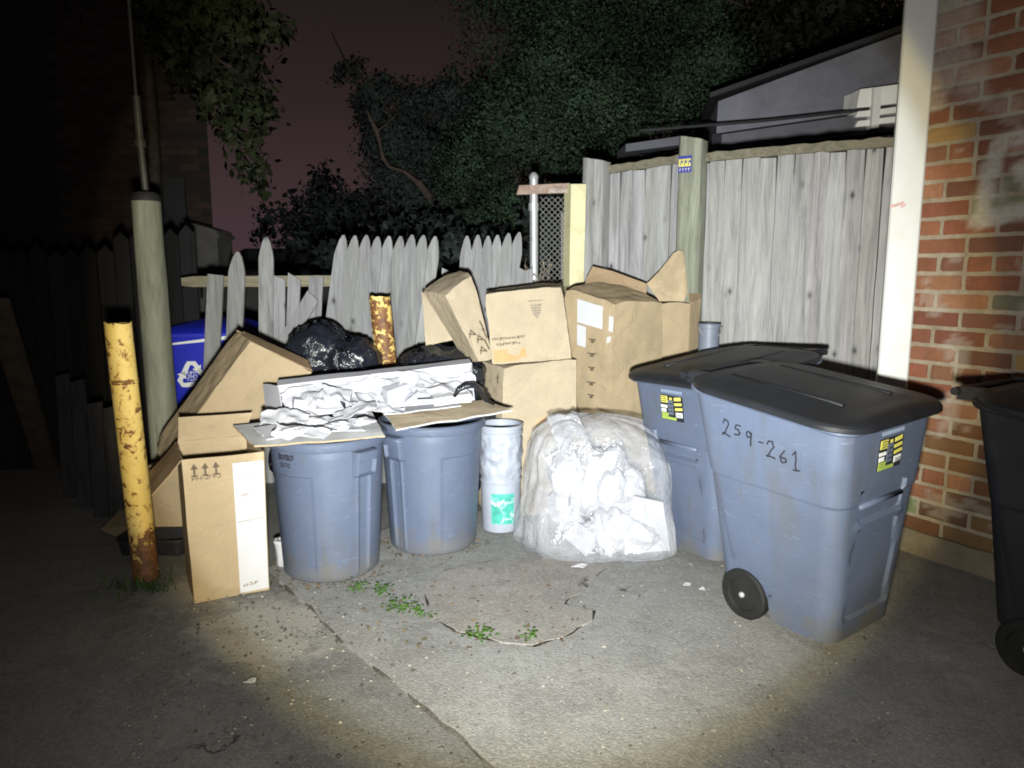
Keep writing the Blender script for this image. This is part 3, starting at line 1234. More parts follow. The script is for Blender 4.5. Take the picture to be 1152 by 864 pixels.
def build_pickets():
    Y = 5.15
    g = 'broken sections of the grey picket fence'
    c = P(290, 330, Y)
    root = thing('picket_fence', 'broken picket fence section with exposed rail and missing pickets left of the black bag', 'fence', (c.x, Y, 0), 0, g)
    w = .098
    rail(root, P(204, 317, Y + .03), P(382, 316, Y + .03), .075, .04, seed=1)
    rail(root, P(204, 455, Y + .03), P(382, 452, Y + .03), .075, .04, seed=5)
    picket(root, (242, 309), (237, 420), Y, .108, False)
    picket(root, (267, 283), (262, 420), Y - .012, .112)
    picket(root, (299, 266), (299, 380), Y - .006, .10)
    picket(root, (313.5, 312), (313, 390), Y + .008, .088, False, broken=True)
    picket(root, (331, 311), (328, 390), Y, .085, False, broken=True)
    picket(root, (352, 333), (317, 391), Y - .03, .10, False, zbot=.72, broken=True)
    picket(root, (356, 311), (352, 390), Y + .006, .095, False)
    c = P(435, 330, Y)
    root = thing('picket_fence', 'nine close set grey pickets behind the shorter rusty bollard', 'fence', (c.x, Y, 0), 0, g)
    for i in range(9):
        x = 386.5 + i * 12.9
        picket(root, (x, 265 + random.uniform(-1.2, 1.2)), (x - 17 - 1.3 * i * .3 + random.uniform(-1, 1), 400), Y + random.uniform(-.008, .008) - .012 * (i % 2), .094)
    rail(root, P(378, 335, Y + .025), P(512, 333, Y + .025), .075, .04, seed=2)
    rail(root, P(372, 445, Y + .025), P(505, 443, Y + .025), .075, .04, seed=7)
    c = P(552, 310, Y)
    root = thing('picket_fence', 'fanned out leaning pickets behind the tilted cardboard box', 'fence', (c.x, Y, 0), 0, g)
    tips = [(525.5, 265), (538, 264), (549, 265), (560, 264), (572.5, 262), (584.5, 261)]
    ft = [(522, 345), (533, 345), (545, 345), (553, 345), (561, 345), (570, 345)]
    for i, (a, b) in enumerate(zip(tips, ft)):
        picket(root, a, b, Y + .01 * (i % 2) - .006 * i, .085)
    picket(root, (586, 302), (583, 345), Y + .02, .08, False, broken=True)
    picket(root, (595, 303), (594, 345), Y + .02, .06, False, broken=True)
    picket(root, (503, 304), (500, 345), Y + .02, .075, False, broken=True)
    rail(root, P(497, 330, Y + .04), P(600, 331, Y + .04), .075, .04, seed=3)
    rail(root, P(497, 440, Y + .04), P(600, 441, Y + .04), .075, .04, seed=4)


build_pickets()

# ------------------------------------------------------------------ left post, bollards
def build_left_post():
    base = G(190, 560)
    base.z = 0
    top = P(164, 226, base.y)
    root = thing('wood_post', 'weathered greenish timber post with a thin metal pipe rising above it', 'post', base)
    mb = MB()
    mb.col = (1, 1, .95, 1)
    round_post(mb, base, top, .088, .082, seed=3, sq=2.6, jit=.06)
    mb.build('post', 'wood_post', root, smooth=True, angle=40)
    mb = MB()
    a = V((top.x + .02, top.y + .115, .9))
    k0, k1, k2 = P(163, 208, base.y + .12), P(153, 108, base.y + .12), P(140, -60, base.y + .12)
    mb.tube([a, k0, P(158, 162, base.y + .12)], .022, 12)
    mb.tube([P(158, 162, base.y + .12), k1], .024, 12)
    mb.tube([k1, k2], .011, 10)
    mb.tube([P(158.5, 166, base.y + .12), P(157.6, 158, base.y + .12)], .034, 12)
    mb.build('conduit', 'conduit', root, smooth=True, angle=40)
    for z in (.95, 1.45):
        cl = MB()
        for zz in (z,):
            cl.lathe([(.094, zz - .012), (.1, zz - .012), (.1, zz + .012), (.094, zz + .012)], (base.lerp(top, zz / top.z).x, base.y + .012, 0), 24)
    # thin dark cap added for the shadow above the post, not a fitting
    mb = MB()
    mb.lathe([(.082, -.004), (.09, -.004), (.09, .022), (.07, .05), (.02, .062)], top, 20)
    mb.build('post_top_shadow', 'dark_trim', root, smooth=True, angle=40)


build_left_post()


def bollard(base, top, r, label, rough_top):
    root = thing('bollard', label, 'bollard', base, 0, 'rusty yellow bollards')
    mb = MB()
    base, top = V(base), V(top)
    n, m = 36, 40
    rings = []
    for i in range(m + 1):
        t = i / m
        c = base.lerp(top, t)
        rr = r * (1 + .008 * noise.noise(V((0, 0, t * 9))))
        ring = []
        for k in range(n):
            an = 2 * math.pi * k / n
            z = 0
            if i == m:
                z = .012 * noise.noise(V((math.cos(an) * 2, math.sin(an) * 2, r * 40)))
            ring.append(c + V((math.cos(an) * rr, math.sin(an) * rr, z)))
        rings.append(ring)
    # open rusted mouth
    for dr, dz in ((.88, .002), (.86, -.008), (.3, -.006)):
        rings.append([top + V((math.cos(2 * math.pi * k / n) * r * dr, math.sin(2 * math.pi * k / n) * r * dr, dz)) for k in range(n)])
    mb.loft(rings)
    mb.build('pipe', 'rusty_yellow' if rough_top else 'rusted_yellow', root, smooth=True, angle=40)
    b = MB()
    z = .78 if rough_top else .55
    c = base.lerp(top, z)
    b.lathe([(r * .99, -.012), (r * 1.035, -.01), (r * 1.05, 0), (r * 1.035, .01), (r * .99, .012)], c, 36)
    b.build('weld_ring', 'rusted_yellow', root, smooth=True)
    return root


bb = G(165, 650)
bollard(bb, P(132.5, 364, bb.y + .05), .060, 'tall leaning yellow bollard with rust spots left of the small cardboard box', True)
b2 = P(440, 480, 4.62)
b2.z = 0
b2.x += .05
bollard(b2, P(427, 334, 4.62), .066, 'shorter rust eaten yellow bollard between two black bags', False)

# ------------------------------------------------------------------ grey trash cans
def can_parts(root, c, face):
    """round ribbed can; face = direction (radians) of one handle"""
    Hc = .70

    def base_r(z):
        return .238 + (.272 - .238) * min(1, z / .62)

    def disp(a, z, r):
        d = 0
        for h in (0, math.pi):
            da = (a - face - h + math.pi) % (2 * math.pi) - math.pi
            if abs(da) < .235 and .515 < z < .645:
                e = min(1, (.235 - abs(da)) / .035) * min(1, (z - .515) / .012)
                d = max(d, .042 * e * (1 - .25 * (.645 - z) / .13))
                if abs(da) < .16 and .535 < z < .60:
                    d -= .016 * min(1, (.16 - abs(da)) / .02)
            for rb in (-.13, .13):
                if abs(da - rb) < .028 and z <= .515 and z > .02:
                    d = max(d, .012 * min(1, (.028 - abs(da - rb)) / .010))
        # shallow pressed panels between the handles
        for h in (math.pi / 2, -math.pi / 2):
            da = (a - face - h + math.pi) % (2 * math.pi) - math.pi
            if abs(da) < .62 and .05 < z < .535:
                d = min(d, -.0045) if d <= 0 else d
        return d

    prof = []
    prof += [(.20, .0), (.228, .0), (.236, .008)]
    zs = list(np.linspace(.02, .50, 25)) + list(np.linspace(.512, .65, 24))
    prof += [(base_r(z), float(z)) for z in zs]
    prof += [(.274, .652), (.290, .656), (.295, .668), (.295, .690), (.289, .700), (.276, .702), (.268, .697), (.266, .66), (.255, .5), (.230, .02), (.05, .014), (.01, .014)]
    mb = MB()

    def dd(a, z, r):
        return disp(a, z, r) if r in outer else 0
    outer = set(base_r(float(z)) for z in zs)
    # interior profile radii must not be displaced: only rings before the rim are
    rings = []
    n = 180
    for idx, (r, z) in enumerate(prof):
        ring = []
        for k in range(n):
            a = 2 * math.pi * k / n
            e = disp(a, z, r) if 2 < idx < 3 + len(zs) else 0
            oval = 1 + .008 * math.cos(2 * (a - 1.0))
            ring.append((c[0] + (r + e) * oval * math.cos(a), c[1] + (r + e) * oval * math.sin(a), c[2] + z))
        rings.append(ring)
    mb.loft(rings)
    mb.build('can_body', 'plastic_grey', root, smooth=True, angle=30)


C1 = V((-.925, 3.615, .012))
C2 = V((-.440, 3.965, .012))
grp = 'round grey trash cans'
r1 = thing('trash_can', 'round grey ribbed trash can standing right of the small cardboard box', 'trash can', C1, 0, grp)
can_parts(r1, C1, R(-38))
r2 = thing('trash_can', 'round grey ribbed trash can standing left of the white pail', 'trash can', C2, 0, grp)
can_parts(r2, C2, R(-128))
# felt-pen lettering near the rim of the first can, too worn to read
mb = MB()
for row, (z, n, h) in enumerate(((.615, 6, .022), (.578, 4, .018))):
    for i in range(n):
        a = R(-131 + i * 3.6 + row * 2)
        rr = .238 + (.034) * min(1, z / .62) + .0035
        nr = V((math.cos(a), math.sin(a), 0))
        tx = V((-math.sin(a), math.cos(a), 0))
        p = C1 + nr * rr + V((0, 0, z))
        k = i % 3
        s = .011
        if k == 0:
            pts = [p, p + V((0, 0, h)), p + tx * s + V((0, 0, h)), p + tx * s, p]
        elif k == 1:
            pts = [p + V((0, 0, h)), p, p + tx * s, p + tx * s + V((0, 0, h))]
        else:
            pts = [p + tx * s + V((0, 0, h)), p + V((0, 0, h)), p + tx * s + V((0, 0, h * .4)), p]
        mb.ribbon(pts, nr, .0045 if row == 0 else .0028)
mb.build('lettering', 'ink', r1)

# ------------------------------------------------------------------ rollout carts
def rrect(hw, yf, yb, r, n=9, side=10):
    """rounded rectangle from front yf (negative) to back yb, counter-clockwise from front-left"""
    pts = []
    cs = [(-hw + r, yf + r, 180), (hw - r, yf + r, 270), (hw - r, yb - r, 0), (-hw + r, yb - r, 90)]
    arcs = []
    for cx, cy, a0 in cs:
        arcs.append([(cx + r * math.cos(R(a0 + 90 * i / n)), cy + r * math.sin(R(a0 + 90 * i / n))) for i in range(n + 1)])
    for i in range(4):
        pts += arcs[i]
        a, b = arcs[i][-1], arcs[(i + 1) % 4][0]
        for k in range(1, side):
            t = k / side
            pts.append((a[0] + (b[0] - a[0]) * t, a[1] + (b[1] - a[1]) * t))
    return pts


CART_H = .915


def cart_sec(t):
    """half width, front y, back y at height fraction t"""
    return .232 + .092 * t, -(.285 + .075 * t), .185 + .165 * t


def side_pt(x_or_y, z, face):
    t = z / CART_H
    hw, yf, yb = cart_sec(t)
    if face == 'left':
        return V((-hw, x_or_y, z))
    return V((x_or_y, yf, z))


def rise(y, t):
    return .085 * (y + .36) / .71 * max(0, (t - .5) / .5)


def build_cart(label, group, mats, detail=True):
    pb, pl, pw = mats
    root = thing('rollout_cart', label, 'trash cart', (0, 0, 0), 0, group, local=True)
    mb = MB()
    ts = sorted(set(list(np.linspace(0, 1, 56)) + [.655, .66, .672, .678]))
    rings = [[(x * .9, y * .9, .03) for x, y in rrect(*cart_sec(0), .075, 9, 16)]]
    for t in ts:
        hw, yf, yb = cart_sec(t)
        step = .0065 * min(1, max(0, (t - .658) / .012))
        ring = []
        for x, y in rrect(hw + step, yf - step, yb + step, .078, 9, 16):
            z = .035 + t * (CART_H - .035)
            # pressed grab pocket and tall panel on the front
            if y < yf + .02:
                if abs(x) < .155 and .545 < z < .675:
                    e = min(1, (.155 - abs(x)) / .012, (z - .545) / .012, (.675 - z) / .012)
                    y += .050 * max(0, e)
                if abs(x) < .150 and .12 < z < .515:
                    e = min(1, (.150 - abs(x)) / .012, (z - .12) / .012, (.515 - z) / .012)
                    y += .024 * max(0, e)
                if abs(x) < .170 and .515 <= z <= .545:
                    y -= .008
            # wheel arches cut into the rear lower corners
            if y > .0 and abs(x) > hw - .03 and z < .27 and math.hypot(y - .115, z - .115) < .142:
                x *= .80
            ring.append((x, y, z + rise(y, t)))
        rings.append(ring)
    # flared rim, then down inside
    hw, yf, yb = cart_sec(1)
    for e, dz in ((.016, .0), (.022, .008), (.022, .024), (.012, .030), (-.012, .030), (-.016, 0), (-.03, -.2), (-.09, -.82)):
        rings.append([(x, y, CART_H + dz + rise(y, 1)) for x, y in rrect(hw + e + .0065, yf - e - .0065, yb + e, .08, 9, 16)])
    mb.loft(rings)
    mb.build('cart_body', pb, root, smooth=True, angle=28)
    # lid
    lb = MB()
    rings = []
    for e, dz in ((.02, .030), (.056, .018), (.062, .023), (.062, .038), (.054, .047), (.020, .050), (-.004, .054), (-.03, .052), (-.06, .057), (-.14, .062), (-.22, .064)):
        ring = []
        for x, y in rrect(hw + e, yf - e, yb + e * .4, max(.03, .10 + e), 9, 16):
            dip = -.004 * max(0, (y + .2)) if e < 0 else 0
            ring.append((x, y, CART_H + dz + rise(y, 1) + dip + .012 * (1 - (x / hw) ** 2) * (1 if e < .03 else 0)))
        rings.append(ring)
    lb.loft(rings, cap0=False)
    lid = lb.build('lid', pl, root, smooth=True, angle=35)
    rib = MB()
    for x in (-.17, .17):
        rib.tube([(x, -.26, CART_H + .066 + rise(-.26, 1)), (x, .0, CART_H + .064 + rise(0, 1)), (x, .26, CART_H + .060 + rise(.26, 1))], .012, 8)
    q = rib.build('lid_rib', pl, lid, smooth=True)
    # hinge lugs and push bar at the back
    hb = MB()
    zb = CART_H + rise(yb, 1) + .012
    for x in (-.22, .22):
        hb.box((x, yb + .05, zb + .022), (.05, .10, .05))
    hb.tube([(-.27, yb + .10, zb + .03), (.27, yb + .10, zb + .03)], .016, 12)
    hb.build('push_bar', pl, root, smooth=True, angle=40)
    for sx in (-1, 1):
        wb = MB()
        pr = [(.040, -.03), (.103, -.03), (.112, -.022), (.115, 0), (.112, .022), (.103, .03), (.074, .03), (.069, .022), (.045, .024), (.02, .026)]
        rr = []
        for r_, w_ in pr:
            rr.append([(sx * (.232 + w_), .115 + r_ * math.cos(2 * math.pi * k / 40), .115 + r_ * math.sin(2 * math.pi * k / 40)) for k in range(40)])
        wb.loft(rr)
        wh = wb.build('wheel', pw, root, smooth=True, angle=30, weld=.00001)
        hb = MB()
        hb.loft([[(sx * (.262 + w_), .115 + r_ * math.cos(2 * math.pi * k / 16), .115 + r_ * math.sin(2 * math.pi * k / 16)) for k in range(16)] for r_, w_ in ((.013, -.01), (.013, .004), (.008, .008), (.002, .009))])
        hb.build('hub_cap', 'galvanised', wh, smooth=True, weld=.00001)
        for k in range(8):
            pass
    ax = MB()
    ax.tube([(-.25, .115, .115), (.25, .115, .115)], .011, 10)
    ax.build('axle', 'galvanised_dull', root, smooth=True)
    cb = MB()
    cb.tube([(-.152, cart_sec(.66)[1] + .004, .605), (.152, cart_sec(.66)[1] + .004, .605)], .011, 10)
    cb.build('lift_bar', pb, root, smooth=True)
    if detail:
        # warning sticker on the front
        st = MB()
        z0, z1 = .735, .865

        def sp(x, z, o=0.0):
            p = side_pt(x, z, 'front')
            return V((p.x, p.y - .0078 - o, p.z + rise(p.y, z / CART_H)))
        nr = V((0, -1, -.08)).normalized()

        def patch(x0, x1, a, b, o, k, sk=0):
            st.cur = k
            st.slab([sp(x0, a, o), sp(x1, a + sk, o), sp(x1, b + sk, o), sp(x0, b, o)], .0015)
        patch(-.085, .085, z0, z1, .001, 0)
        patch(-.080, -.030, .825, .860, .0030, 1)
        patch(-.082, -.035, .798, .812, .0030, 2)
        patch(-.080, -.045, .775, .792, .0030, 2)
        patch(-.080, .030, .738, .752, .0030, 3)
        patch(-.080, -.030, .753, .772, .0030, 3)
        patch(-.028, .012, .765, .840, .0030, 4)
        patch(.022, .072, .840, .857, .0030, 1, .006)
        patch(.022, .076, .815, .828, .0030, 1, .006)
        patch(.026, .080, .790, .803, .0030, 1, .006)
        patch(.030, .078, .755, .780, .0030, 2, .003)
        patch(-.012, .004, .842, .855, .0034, 1)
        st.cur = 0
        for zz in (.832, .842, .852):
            st.ribbon([sp(-.075, zz, .0046), sp(-.055, zz + .003, .0046), sp(-.036, zz, .0046)], nr, .0035)
        for zz in (.761, .769):
            st.ribbon([sp(.036, zz, .0046), sp(.072, zz + .002, .0046)], nr, .003)
        for zz in (.78, .80, .82):
            st.ribbon([sp(-.022, zz, .0046), sp(-.006, zz + .004, .0046), sp(.008, zz, .0046)], nr, .004)
        st.build('warning_sticker', ['ink', 'sticker_yellow', 'sticker_white', 'sticker_green', 'label_grey'], root)
        # embossed bar over the sticker
        eb = MB()
        for k in range(9):
            x = -.075 + k * .018
            eb.slab([sp(x, .878, .002), sp(x + .012, .878, .002), sp(x + .012, .894, .002), sp(x, .894, .002)], .002)
        eb.build('embossed_lettering', 'label_pale', root)
    return root


simple('label_pale', (.22, .27, .37), .5)
for _w in ():
    pass
cart = build_cart('tall grey rollout cart with black lid and handwritten number 259-261', 'grey rollout carts with black lids', ('plastic_grey', 'plastic_black', 'rubber'))
CA_ANG = R(35)
cart.rotation_euler = (0, R(-2.4), CA_ANG)
cart.location = (1.280, 3.085, .012)
cart_b = copy_tree(cart)
cart_b['label'] = 'grey rollout cart behind the clear bag, its sticker facing left'
cart_b.rotation_euler = (R(1.5), R(-2.0), R(-62))
cart_b.location = (1.165, 3.86, .022)

# felt-pen house numbers on the side of the near cart only
DIG = {
    '2': [[(0, .75), (.15, 1), (.45, .98), (.5, .7), (.2, .25), (-.05, .02), (.15, .1), (.6, .0)]],
    '5': [[(.55, 1), (.15, .95), (.1, .6), (.4, .6), (.5, .35), (.35, .05), (.05, .08)]],
    '9': [[(.5, .8), (.3, 1), (.08, .8), (.2, .55), (.48, .7), (.5, .95), (.48, .4), (.42, 0)]],
    '-': [[(.1, .45), (.5, .48)]],
    '6': [[(.45, 1), (.15, .6), (.05, .25), (.2, 0), (.45, .1), (.45, .38), (.15, .4)]],
    '1': [[(.05, .75), (.3, 1), (.28, .5), (.3, 0)], [(.05, 0), (.55, .02)]],
}
def sl(y, z):
    p = side_pt(y, z, 'left')
    return V((p.x - .0078, p.y, p.z + rise(p.y, z / CART_H)))


nl = V((-1, 0, -.07)).normalized()
y = .18
for i, ch in enumerate('259-261'):
    hgt = (.060, .040, .054, .05, .064, .048, .072)[i]
    zb = (.782, .795, .772, .775, .752, .748, .735)[i]
    mb = MB()
    for ln in DIG[ch]:
        # resample with a little tremor
        pts = []
        for a, b in zip(ln[:-1], ln[1:]):
            for k in range(3):
                t = k / 3
                tr = noise.noise_vector(V((a[0] * 5 + t + i, a[1] * 5, i))) * .10
                pts.append((a[0] + (b[0] - a[0]) * t + tr.x, a[1] + (b[1] - a[1]) * t + tr.y))
        pts.append(ln[-1])
        mb.ribbon([sl(y - px * .058, zb + pz * hgt) for px, pz in pts], nl, .0055)
    mb.build('handwritten_digit' if ch != '-' else 'handwritten_dash', 'ink', cart)
    y -= .056 if ch != '-' else .048
# faded scrawl on the other cart's front
mb = MB()
for k in range(4):
    x = -.05 + k * .045
    z = .60 + .004 * k
    p = [V((x + dx, cart_sec(.66)[1] - .0005, z + dz)) for dx, dz in ((0, 0), (.01, .03), (.02, .004), (.03, .028), (.038, .0))]
    mb.ribbon([V((q.x, cart_sec(q.z / CART_H)[1] - .009, q.z + .10)) for q in p], (0, -1, -.08), .006)
mb.build('faded_scrawl', 'ink_faded', cart_b)

kart = copy_tree(cart)
for ch in [o for o in bpy.data.objects if o.parent == kart]:
    if ch.name.split('.')[0] in ('handwritten_digit', 'handwritten_dash', 'warning_sticker', 'embossed_lettering'):
        bpy.data.objects.remove(ch)
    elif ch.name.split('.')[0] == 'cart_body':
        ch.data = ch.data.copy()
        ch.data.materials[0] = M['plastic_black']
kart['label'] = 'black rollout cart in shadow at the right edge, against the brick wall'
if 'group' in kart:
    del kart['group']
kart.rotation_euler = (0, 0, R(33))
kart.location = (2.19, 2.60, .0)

# ------------------------------------------------------------------ blue recycling cart behind the pickets
def build_blue_cart():
    c = P(225, 420, 5.75)
    c.z = 0
    c.x += .12
    root = thing('recycling_cart', 'blue recycling cart with white arrows seen behind the broken pickets', 'recycling cart', c, 0, local=True)
    root.rotation_euler = (0, 0, R(8))
    mb = MB()
    rings = [[(x * .9, y * .9, .04) for x, y in rrect(.22, -.26, .26, .06)]]
    top = 1.0
    for t in np.linspace(0, 1, 14):
        rings.append([(x, y, .05 + t * (top - .05)) for x, y in rrect(.22 + .06 * t, -.26 - .06 * t, .26 + .05 * t, .06)])
    for e in (.015, .02):
        rings.append([(x, y, top + (.0 if e < .02 else .025)) for x, y in rrect(.28 + e, -.32 - e, .31 + e, .06)])
    mb.loft(rings)
    mb.build('cart_body', 'plastic_blue', root, smooth=True, angle=30)
    lb = MB()
    rings = []
    for e, dz in ((.025, .028), (.035, .03), (.035, .055), (.02, .07), (-.06, .10), (-.2, .125)):
        rings.append([(x, y, top + dz + .05 * (y + .3)) for x, y in rrect(.28 + e, -.32 - e, .31 + e, max(.02, .07 + e * .5))])
    lb.loft(rings)
    lb.build('lid', 'plastic_blue', root, smooth=True, angle=30)
    lb = MB()  # white strip: the highlight on the lid edge, put in as colour
    a = (-.25, -.362, top + .02)
    lb.hexa([V((-.24, -.362, top - .03)), V((.26, -.362, top + .015)), V((.26, -.362, top + .045)), V((-.24, -.362, top - .018)),
             V((-.24, -.35, top - .03)), V((.26, -.35, top + .015)), V((.26, -.35, top + .045)), V((-.24, -.35, top - .018))])
    lb.build('lid_edge_highlight', 'sticker_white', root)
    for sx in (-1, 1):
        wb = MB()
        wb.loft([[(sx * (.24 + w_), .22 + r_ * math.cos(2 * math.pi * k / 28), .12 + r_ * math.sin(2 * math.pi * k / 28)) for k in range(28)] for r_, w_ in ((.05, -.03), (.12, -.03), (.12, .03), (.05, .03))])
        wb.build('wheel', 'rubber', root, smooth=True, angle=30)
    # three chasing arrows
    ab = MB()
    cx, cz, y = -.085, .735, 0

    def front(x, z, o=.004):
        t = (z - .05) / (top - .05)
        return V((x, -.26 - .06 * t - o, z))
    for k in range(3):
        a0 = R(90 + 120 * k)
        pts = []
        rot = Matrix.Rotation(R(-120 * k), 2)
        # one bent band with an arrow head
        outl = [(-.085, -.015), (-.05, .055), (-.03, .082), (.03, .082), (.052, .045), (.070, .055), (.060, -.008), (.002, .018), (.022, .028), (.008, .052), (-.012, .052), (-.05, -.030)]
        q = []
        for px_, pz_ in outl:
            w = rot @ V((px_, pz_ + .035))
            q.append(front(cx + w.x * .95, cz + w.y * .95))
        ab.extrude_poly(list(reversed(q)), (0, .003, 0))
    for i in range(3):
        strokes_line(ab, front(cx - .035, cz + .018 - i * .026), front(cx + .035, cz + .018 - i * .026), (0, 0, 1), (0, -1, 0), .016, 5, .004)
    ab.build('recycling_arrows', 'sticker_white', root)


build_blue_cart()

# ------------------------------------------------------------------ cardboard boxes
def carton(name, label, p, mat, parts=None, amp=.004, n=9, cat='box', group='cardboard boxes', seed=0.0):
    base = V((sum(q[0] for q in p) / 8, sum(q[1] for q in p) / 8, min(q[2] for q in p)))
    root = thing(name, label, cat, base, 0, group)
    mb = MB()
    mb.hexa(p, n * 2)
    mb.jitter(amp * 1.9, 4.0, seed + 3)
    mb.jitter(amp * .7, 17.0, seed)
    # crushed corners
    cor = [V(q) for q in p]
    nv = []
    for q in mb.v:
        q = V(q)
        for i, c_ in enumerate(cor):
            d_ = (q - c_).length
            if d_ < .07:
                mid_ = sum(cor, V()) / 8
                q = q + (mid_ - c_).normalized() * .020 * (1 - d_ / .07) * (.3 + abs(noise.noise(c_ * 9 + V((seed, i, 0)))) * 2)
        nv.append(tuple(q))
    mb.v = nv
    mb.build('carton', mat, root, weld=.0004)
    return root


def flap(root, q, mat, t=.005, name='flap', n=5, amp=.006):
    mb = MB()
    mb.slab(q, t, n)
    mb.jitter(amp, 7.0, q[0][0])
    return mb.build(name, mat, root, weld=.0002)


def face_pt(q, s, t, o=.003):
    """point on quad q (bl, br, tr, tl) at fractions s, t, lifted by o"""
    q = [V(a) for a in q]
    nrm = (q[1] - q[0]).cross(q[3] - q[0]).normalized()
    return q[0].lerp(q[1], s).lerp(q[3].lerp(q[2], s), t) + nrm * o, nrm


def label_quad(root, q, s0, s1, t0, t1, mat, name, o=.006):
    mb = MB()
    a, nrm = face_pt(q, s0, t0, o)
    mb.slab([a, face_pt(q, s1, t0, o)[0], face_pt(q, s1, t1, o)[0], face_pt(q, s0, t1, o)[0]], .0015, 3)
    mb.jitter(.0015, 20)
    return mb.build(name, mat, root, weld=.0001)


def back(q, vec):
    vec = V(vec)
    return [V(a) for a in q] + [V(a) + vec for a in q]


def build_boxes():
    # ---- small tall carton in front, left
    bl, br = G(219, 679), G(303, 663)
    lb = V((-.27, .22, 0)).normalized()
    h = .675
    u = V((0, 0, h))
    q = [bl, br, br + u * 1.0 + V((.008, 0, .0)), bl + u + V((-.015, -.005, 0))]
    dv = V((-.20, .36, 0))
    # open carton: four walls and a floor, so that the mouth is a real hole
    root = thing('cardboard_box', 'small upright cardboard box with open flaps and white sheet on its front', 'box', (bl + br) / 2 + dv / 2, 0, 'cardboard boxes')
    mb = MB()
    t = .006
    A, B, C, D = bl, br, br + dv, bl + dv
    At, Bt = q[3], q[2]
    Ct, Dt = C + u, D + u

    def wall(a, b, bt, at):
        mb.slab([a, b, bt, at], t, 7)
    wall(A, B, Bt, At)
    wall(B, C, Ct, Bt)
    wall(C, D, Dt, Ct)
    wall(D, A, At, Dt)
    mb.slab([A + V((0, 0, .01)), B + V((0, 0, .01)), C + V((0, 0, .01)), D + V((0, 0, .01))], .006, 2)
    mb.jitter(.004, 5)
    mb.build('carton', 'cardboard', root, weld=.0003)
    # flaps: left one hangs outward, back one stands up, front one folded down inside
    fl = flap(root, [Dt, At, At + V((-.13, -.03, -.15)), Dt + V((-.13, -.03, -.15))][::-1], 'cardboard_brown', .005)
    flap(root, [Dt + V((.01, -.005, 0)), Ct + V((-.01, -.005, 0)), Ct + V((.02, .05, .11)), Dt + V((-.005, .05, .11))], 'cardboard', .005)
    q = [A, B, Bt, At]
    w = label_quad(root, q, .60, .985, .02, .945, 'foam_sheet', 'white_sheet', .010)
    w['label'] = 'white sheet covering the right part of the box front'
    pm = MB()
    for s, k in ((.14, 0), (.27, 1), (.40, 2)):
        c, nr = face_pt(q, s, .925, .006)
        ex = (V(q[1]) - V(q[0])).normalized()
        up = V((0, 0, 1))
        z = .030
        pm.ribbon([c - up * z, c + up * z * .2], nr, .009)
        pm.extrude_poly([c + up * z * .1 - ex * .016 + nr * .0012, c + up * z * .1 + ex * .016 + nr * .0012, c + up * z + nr * .0012], -nr * .001)
        pm.ribbon([c - up * z * .9 - ex * .012, c - up * z * .9 + ex * .012], nr, .006)
    a, nr = face_pt(q, .10, .855, .006)
    b, _ = face_pt(q, .46, .86, .006)
    strokes_line(pm, a, b, (0, 0, 1), nr, .014, 7, .0035)
    pm.build('printed_arrows', 'print_brown', root)
    for s0, t0, s1, t1, n_, h_, w_ in ((.65, .06, .85, .075, 5, .012, .004), (.66, .71, .78, .715, 4, .008, .003)):
        sm = MB()
        strokes_line(sm, face_pt(q, s0, t0, .0125)[0], face_pt(q, s1, t1, .0125)[0], (0, 0, 1), nr, h_, n_, w_)
        sm.build('sheet_print', 'print_grey', root)
    for t0 in (.53, .86):
        sm = MB()
        sm.ribbon([face_pt(q, .62, t0, .0125)[0], face_pt(q, .97, t0 + .01, .0125)[0]], nr, .0025)
        sm.build('sheet_crease', 'print_grey', root)

    # ---- big carton on its corner behind it
    Yb = 4.02
    apex, left, = P(281, 383, Yb), P(206, 488, Yb - .10)
    right = P(352, 417, Yb + .12)
    bot = left + (right - apex)
    bot = V((bot.x, bot.y, max(.25, bot.z)))
    ln = left + (left - apex) * .30
    bt = bot + (left - apex) * .30
    dv = P(266, 372, Yb + .22) - apex
    q = [ln, bt, right, apex]
    q = [ln, bt, right, apex]
    p = [ln, bt, right, apex] + [a + dv for a in (ln, bt, right, apex)]
    root = carton('cardboard_box', 'large brown cardboard box tipped on its corner behind the small box', p, 'cardboard', amp=.008, seed=2)
    # torn flap edges along the top right
    e = (right - apex)
    nrm = (bt - ln).cross(apex - ln).normalized()
    flap(root, [apex - nrm * -.002, right, right + dv * .5 + V((.02, 0, .03)), apex + dv * .6 + V((.01, 0, .02))], 'cardboard_brown', .006)
    flap(root, [apex + dv + V((0, 0, .004)), apex + e * .75 + dv, apex + e * .75 + dv + V((.03, .05, -.02)), apex + dv + V((.02, .06, -.03))], 'cardboard_brown', .006)

    # ---- carton standing behind the bollard, its foot in the dark
    q = [G(158, 612), G(236, 604), G(236, 604) + V((0, .02, .50)), G(158, 612) + V((-.01, .03, .42))]
    root = carton('cardboard_box', 'low cardboard box behind the tall yellow bollard', back(q, (.05, .22, 0)), 'cardboard', amp=.007, seed=4)
    mb = MB()
    z = .035
    a = [G(113, 600, z), G(150, 612, z), G(205, 608, z), G(190, 590, z), G(136, 573, z)]
    a[0].z += .02
    mb.extrude_poly(a, (0, 0, .007))
    mb.jitter(.01, 6)
    tag(mb.build('cardboard_sheet', 'cardboard', origin=(a[1].x, a[1].y, .03)), 'torn cardboard sheet lying at the foot of the tall bollard', 'cardboard', 'flat cardboard sheets')

    # ---- centre stack
    Y = 4.36
    a, b, c, d = P(568, 520, Y), P(651, 520, Y + .10), P(649, 404, Y + .10), P(566, 412, Y)
    for k in (a, b):
        k.z = 0
    a.x, b.x = d.x, c.x
    dv = P(535, 408, Y + .28) - d
    dv.z = 0
    q = [a, b, c, d]
